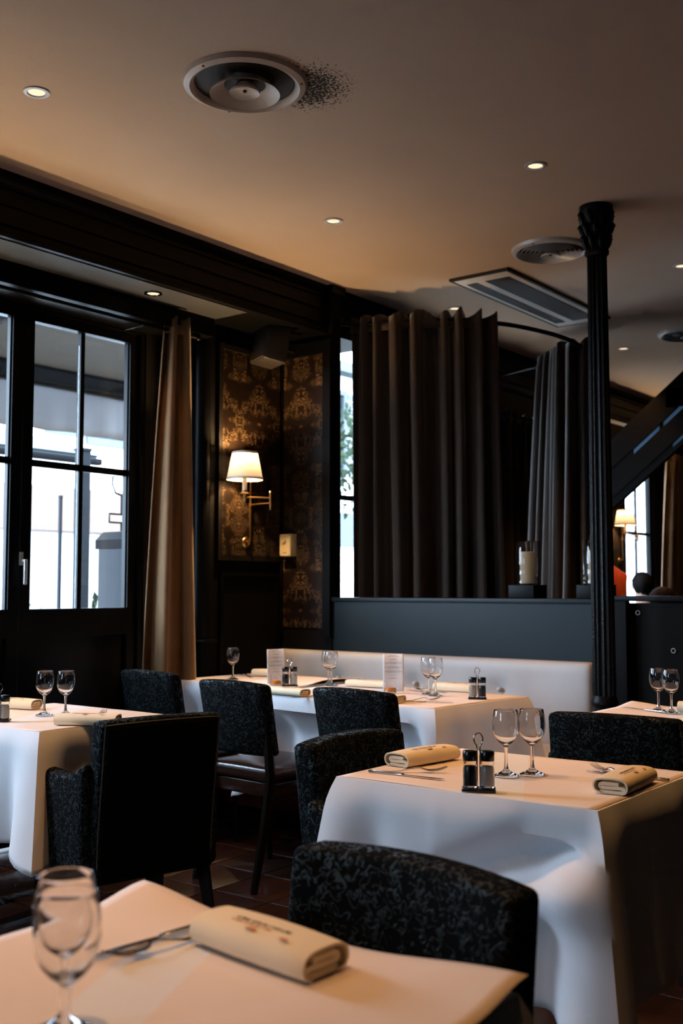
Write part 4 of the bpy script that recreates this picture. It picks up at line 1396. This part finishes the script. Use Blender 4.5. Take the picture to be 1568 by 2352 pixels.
# ================================================================== PEOPLE BEYOND THE PARTITION
def make_person(name, label, loc, rz, seated, hscale, top_m, hair_m):
    """one continuous skinned body facing local +Y; hair is a child"""
    if seated:
        J = [((0, 0, 0.52), 0.15), ((0, -0.01, 0.68), 0.135), ((0, -0.01, 0.86), 0.155), ((0, 0.0, 0.99), 0.12), ((0, 0.015, 1.07), 0.055), ((0, 0.035, 1.15), 0.075), ((0, 0.04, 1.24), 0.085), ((0, 0.03, 1.30), 0.055)]
        legs = [((0.10, 0.10, 0.50), 0.09), ((0.11, 0.40, 0.48), 0.065), ((0.11, 0.42, 0.26), 0.05), ((0.11, 0.42, 0.07), 0.04), ((0.11, 0.53, 0.035), 0.03)]
        arm = [((0.19, 0.0, 0.95), 0.062), ((0.235, 0.03, 0.74), 0.048), ((0.20, 0.24, 0.72), 0.038), ((0.16, 0.36, 0.76), 0.03)]
    else:
        J = [((0, 0, 0.92), 0.15), ((0, 0.01, 1.08), 0.135), ((0, 0.03, 1.26), 0.155), ((0, 0.05, 1.38), 0.12), ((0, 0.085, 1.46), 0.055), ((0, 0.12, 1.53), 0.075), ((0, 0.13, 1.61), 0.085), ((0, 0.12, 1.67), 0.055)]
        legs = [((0.10, 0.0, 0.84), 0.09), ((0.10, 0.01, 0.48), 0.062), ((0.10, 0.0, 0.26), 0.05), ((0.10, -0.01, 0.07), 0.038), ((0.10, 0.12, 0.035), 0.03)]
        arm = [((0.19, 0.04, 1.34), 0.062), ((0.24, 0.07, 1.10), 0.048), ((0.21, 0.27, 1.06), 0.038), ((0.17, 0.40, 1.09), 0.03)]
    vs = [p for p, _ in J]
    rr = [r for _, r in J]
    es = [(i, i + 1) for i in range(len(J) - 1)]
    for s in (-1, 1):
        for chain, root in ((legs, 0), (arm, 3)):
            prev = root
            for (p, r) in chain:
                vs.append((p[0] * s, p[1], p[2]))
                rr.append(r)
                es.append((prev, len(vs) - 1))
                prev = len(vs) - 1
            if chain is arm:      # five fingers rooted in the palm
                hx, hy, hz = vs[prev]
                for k in range(5):
                    a = -0.034 + 0.017 * k
                    ln = [0.05, 0.085, 0.095, 0.088, 0.07][k]
                    base = (hx + a * 0.8, hy + (0.03 if k else 0.0), hz - 0.005)
                    mid = (hx + a * (1.0 if k else 1.9), hy + 0.03 + ln * 0.55, hz - 0.012)
                    tip = (hx + a * (1.0 if k else 2.1), hy + 0.03 + ln, hz - 0.035)
                    q = prev
                    for (p, r) in ((base, 0.012), (mid, 0.009), (tip, 0.0075)):
                        vs.append(p)
                        rr.append(r)
                        es.append((q, len(vs) - 1))
                        q = len(vs) - 1
    me = bpy.data.meshes.new('skeleton')
    me.from_pydata(vs, es, [])
    tmp = bpy.data.objects.new('skeleton', me)
    COL.objects.link(tmp)
    tmp.modifiers.new('skin', 'SKIN')
    tmp.modifiers.new('sub', 'SUBSURF').levels = 1
    for i, d in enumerate(me.skin_vertices[0].data):
        d.radius = (rr[i] * (1.25 if i in (1, 2, 3) else 1), rr[i])
        d.use_root = (i == 0)
    bpy.context.view_layer.update()
    ev = tmp.evaluated_get(bpy.context.evaluated_depsgraph_get())
    body = bpy.data.meshes.new_from_object(ev)
    bpy.data.objects.remove(tmp)
    body.name = name
    body.materials.clear()
    for m in (M_SKIN, top_m, M_JEAN):
        body.materials.append(m)
    neck = J[4][0][2] - 0.03
    hip = J[0][0][2] - 0.02 if not seated else 0.57
    wrist_y = arm[2][0][1] + 0.04
    for p in body.polygons:
        c = p.center
        p.use_smooth = True
        if c.z > neck or (c.y > wrist_y and c.z > hip + 0.1):
            p.material_index = 0
        elif c.z > hip:
            p.material_index = 1
        else:
            p.material_index = 2
    root = bpy.data.objects.new(name, body)
    COL.objects.link(root)
    root.location = loc
    root.rotation_euler = (0, 0, rz)
    root.scale = (1, 1, hscale)
    tag(root, label, 'person')
    hd = J[6][0]
    random.seed(3)
    hb = MB()
    def hair(u, v):
        a, t = 2 * PI * u, v * (2.0 + 0.55 * smoothstep(0.5 - math.sin(2 * PI * u)))
        x, y, z = math.sin(t) * math.cos(a), math.sin(t) * math.sin(a), math.cos(t)
        if y > 0.15:
            z = max(z, 0.35)
        rad = 0.102 + 0.004 * math.sin(9 * a) * v
        return (hd[0] + x * rad * 0.95, hd[1] + y * rad - 0.012, hd[2] + z * rad * 1.1 + 0.008)
    hb.grid(hair, 28, 12, closed_u=True).build('hair', hair_m, root, smooth=180)
    # face: nose, eyes, ears, mouth
    fy = hd[1] + 0.085
    MB().rbox((0.011, 0.014, 0.018), 0.009, M=T(0, fy + 0.008, hd[2] - 0.02)).build('nose', M_SKIN, root)
    for s in (-1, 1):
        MB().rbox((0.013, 0.006, 0.007), 0.005, M=T(s * 0.032, fy - 0.004, hd[2] + 0.005)).build('eye', M_HAIRK, root)
        MB().rbox((0.008, 0.018, 0.028), 0.007, M=T(s * 0.088, hd[1], hd[2] - 0.01)).build('ear', M_SKIN, root)
    MB().rbox((0.022, 0.006, 0.005), 0.004, M=T(0, fy - 0.006, hd[2] - 0.055)).build('mouth', M_RED, root)
    return root
make_person('person', 'person in an orange-red shirt standing half hidden by the column', (-3.90, 8.93, 0), R(75), False, 1.0, M_RED, M_HAIRK)
make_person('person', 'dark-haired person in green sitting beside the far window', (-3.86, 9.60, 0), R(45), True, 1.02, M_GREEN, M_HAIRK)
make_person('person', 'seated brown-haired person whose head just shows over the black partition', (-2.70, 7.08, 0), R(50), True, 0.915, M_GREYK, M_HAIRB)
place(dup(sc0, ''), -3.86, 9.60, 45, 'chair under the seated dark-haired person in green')
place(dup(sc0, ''), -2.70, 7.07, 50, 'chair under the seated brown-haired person', 0.9)

# ================================================================== OUTSIDE, SEEN THROUGH THE GLASS
gr = MB().box(-60, 30, -60, 60, -0.3, -0.16).build('street', M_ASPH, smooth=0)
tag(gr, 'dark asphalt street outside the windows', 'street', kind='structure')
gr = MB().box(-6.9, XW - 0.25, 0.0, 13, -0.159, -0.13).build('bounce_terrace', M_PAVE, smooth=0)  # added reflector slab, throws warm daylight up to the ceiling
tag(gr, 'added warm stone slab outside, bouncing daylight onto the ceiling', 'bounce_terrace', kind='structure')
gr = MB().box(-12.9, -6.901, 5.2, 8.5, -0.159, -0.131).build('bounce_pavement', M_FACADE, smooth=0)  # added pale reflector slab, lifts the ceiling over the booth
tag(gr, 'added white slab outside the booth window, bouncing daylight onto its ceiling', 'bounce_pavement', kind='structure')

aw = empty('awning', 'taupe fabric awning with pale hanging valance outside the window', 'awning', (0, 0, 0))
AY0, AY1, AX = 2.3, 5.95, -6.4
def canvas(u, v):
    x = -4.72 + (AX + 4.72) * v
    return (x, AY0 + (AY1 - AY0) * u, 3.42 - 0.60 * v - 0.03 * math.sin(PI * v))
o = MB().grid(canvas, 24, 6).build('canvas', M_CANVAS, aw, smooth=180)
so = o.modifiers.new('thickness', 'SOLIDIFY')
so.thickness = 0.004
MB().rbox((0.05, (AY1 - AY0) / 2, 0.055), 0.02, (1, 8, 1), M=T(AX, (AY0 + AY1) / 2, 2.765)).build('front_bar', M_DKSTEEL, aw)
def val(u, v):
    return (AX - 0.03 + 0.012 * math.sin(u * 90) * v, AY0 + (AY1 - AY0) * u, 2.715 - 0.335 * v + 0.006 * math.sin(u * 60) * v)
o = MB().grid(val, 160, 5).build('valance', M_VALANCE, aw, smooth=180)
so = o.modifiers.new('thickness', 'SOLIDIFY')
so.thickness = 0.003
for yy in (2.4, 3.6, 5.2):
    MB().tube([(-4.7, yy, 2.75), (-5.5, yy + 0.25, 2.86), (AX, yy + 0.45, 2.77)], 0.022, 8).build('folding_arm', M_STEELG, aw)

def post(x, y, w, z1, label, m):
    root = empty('street_post', label, 'post', (x, y, -0.13))
    MB().box(-w / 2, w / 2, -w / 2, w / 2, 0.012, z1 + 0.13).build('shaft', m, root, smooth=0)
    MB().rbox((w * 0.8, w * 0.8, 0.006), 0.003, M=T(0, 0, 0.006)).build('foot_plate', m, root)
    MB().rbox((w * 0.6, w * 0.6, 0.012), 0.004, M=T(0, 0, z1 + 0.14)).build('cap', m, root)
post(-7.0, 5.66, 0.09, 2.35, 'wide grey square post seen through the lower left pane', M_STEELG)
post(-7.0, 5.445, 0.022, 1.95, 'thin grey pole seen through the lower left pane', M_STEELG)
hb_ = empty('menu_cabinet', 'grey steel cabinet with pitched lid outside the right window pane', 'cabinet', (-5.45, 4.80, -0.13))
MB().rbox((0.16, 0.145, 0.80), 0.006, M=T(0, 0.02, 0.82)).build('cabinet_body', M_STEELG, hb_)
MB().prism([(-0.125, 1.62), (0.165, 1.62), (0.165, 1.68), (0.10, 1.735), (-0.06, 1.735), (-0.125, 1.68)], 'x', -0.19, 0.19).build('pitched_lid', M_DKSTEEL, hb_, smooth=0)
MB().rbox((0.006, 0.022, 0.76), 0.003, M=T(0.166, -0.095, 0.82)).build('door_edge', M_LOUVRE, hb_)
for z in (0.55, 1.05, 1.5):
    MB().lathe([(0.0, 0.01), (0.009, 0.008), (0.011, 0.0)], 10).build('bolt', M_DKSTEEL, hb_).matrix_local = T(0.172, -0.095, z, ry=PI / 2)
wy = -0.07
yb = MB().tube([(0.0, wy, 1.736), (0.0, wy, 1.79)], 0.006, 8)
yb.tube([(0.0, wy - 0.10, 1.79), (0.0, wy + 0.12, 1.79)], 0.006, 8).tube([(0.0, wy - 0.10, 1.79), (0.0, wy - 0.10, 1.845), (0, wy + 0.08, 1.845)], 0.006, 8)
yb.tube([(0, wy, 1.845), (0, wy, 1.97)], 0.006, 8)
yb.tube([(0, wy - 0.075, 2.09), (0, wy - 0.08, 2.04), (0, wy - 0.05, 1.985), (0, wy, 1.97), (0, wy + 0.05, 1.985), (0, wy + 0.08, 2.04), (0, wy + 0.08, 2.11)], 0.006, 8).tube([(0, wy - 0.075, 2.09), (0, wy + 0.08, 2.09)], 0.005, 8)
yb.build('wire_bracket', M_STEELG, hb_)

ho = empty('townhouse', 'sunlit white building across the street', 'building', (-13.0, 8.0, -0.13))
MB().box(-3.0, 0.0, -4.5, 26, 0.0, 5.6).build('facade_wall', M_FACADE, ho, smooth=0)
MB().box(-3.2, 0.35, -4.5, 26, 5.6, 5.8).build('roof_eaves', M_LOUVRE, ho, smooth=0)
for k in range(5):
    y = -2.0 + 5.2 * k
    wf = MB().box(0.0, 0.07, y - 0.65, y + 0.65, 3.55, 3.66).box(0, 0.07, y - 0.65, y + 0.65, 5.2, 5.3).box(0, 0.07, y - 0.65, y - 0.55, 3.66, 5.2).box(0, 0.07, y + 0.55, y + 0.65, 3.66, 5.2).build('window', M_LOUVRE, ho, smooth=0)
    MB().box(0.005, 0.02, y - 0.55, y + 0.55, 3.66, 5.2).build('pane', M_STEELG, wf, smooth=0)
    for s in (-1, 1):
        sh = MB()
        for q in range(11):
            sh.box(0.01, 0.05, y + s * 1.05 - 0.36, y + s * 1.05 + 0.36, 3.64 + q * 0.15, 3.75 + q * 0.15)
        sh.build('shutter', M_LOUVRE, ho, smooth=0)
    MB().box(0.0, 0.12, y - 2.3, y + 2.3, 2.2, 2.85).build('shop_sign_board', M_FACPEACH if k % 2 else M_LOUVRE, ho, smooth=0)
    MB().box(0.0, 0.06, y - 2.0, y + 0.3, 0.3, 2.15).build('shop_window', M_SHOP, ho, smooth=0)
ca = empty('shop_awning', 'grey shop awning across the street seen through the upper left pane', 'awning', (-9.2, 6.7, 2.55))
MB().prism([(-0.9, 0.42), (-0.9, 0.38), (0.35, 0.02), (0.4, 0.06)], 'y', -3.2, 0.62).build('sloping_roof', M_LOUVRE, ca, smooth=0)
MB().rbox((0.05, 1.92, 0.035), 0.02, (1, 4, 1), M=T(0.4, -1.28, -0.01)).build('gutter_bar', M_DKSTEEL, ca)
MB().box(-0.9, -0.82, 0.5, 0.6, -2.68, 0.40).build('support_post', M_STEELG, ca, smooth=0)
MB().box(-0.9, -0.82, -3.15, -3.05, -2.68, 0.40).build('support_post', M_STEELG, ca, smooth=0)

def bush(name, label, x, y, z0, r, hgt, n, seed, cat='shrub', trunk=0.0):
    random.seed(seed)
    root = empty(name, label, cat, (x, y, -0.13))
    b = MB()
    for _ in range(n):
        d = Vector((random.gauss(0, 1), random.gauss(0, 1), random.gauss(0, 1))).normalized() * (random.random() ** 0.4)
        p = Vector((d.x * r, d.y * r, z0 + hgt / 2 + d.z * hgt / 2))
        s = random.uniform(0.035, 0.07)
        M = T(*p, random.uniform(0, 6), random.uniform(0, 6), random.uniform(0, 6))
        b.add([(-s, 0, 0), (0, -s * 0.45, s * 0.1), (s, 0, 0), (0, s * 0.45, s * 0.1)], [(0, 1, 2, 3)], M)
    b.build('foliage', M_LEAF, root, smooth=0, kind='stuff')
    MB().tube([(0, 0, 0.0), (0.01, 0, z0 * 0.5 + 0.05), (0, 0.01, z0 + hgt * 0.6)], [0.03 + trunk, 0.025 + trunk, 0.008], 8).build('trunk', M_BARK, root)
    return root
bush('shrub', 'leafy shrub in the street beside the grey cabinet', -6.6, 5.62, 0.55, 0.22, 0.8, 420, 1)
bush('shrub', 'leafy shrub low behind the lower left pane', -8.6, 6.2, 0.25, 0.4, 1.0, 500, 2)
bush('street_tree', 'street tree glimpsed through the narrow window slit', -7.4, 8.9, 2.0, 0.9, 1.5, 1500, 3, 'tree', 0.04)
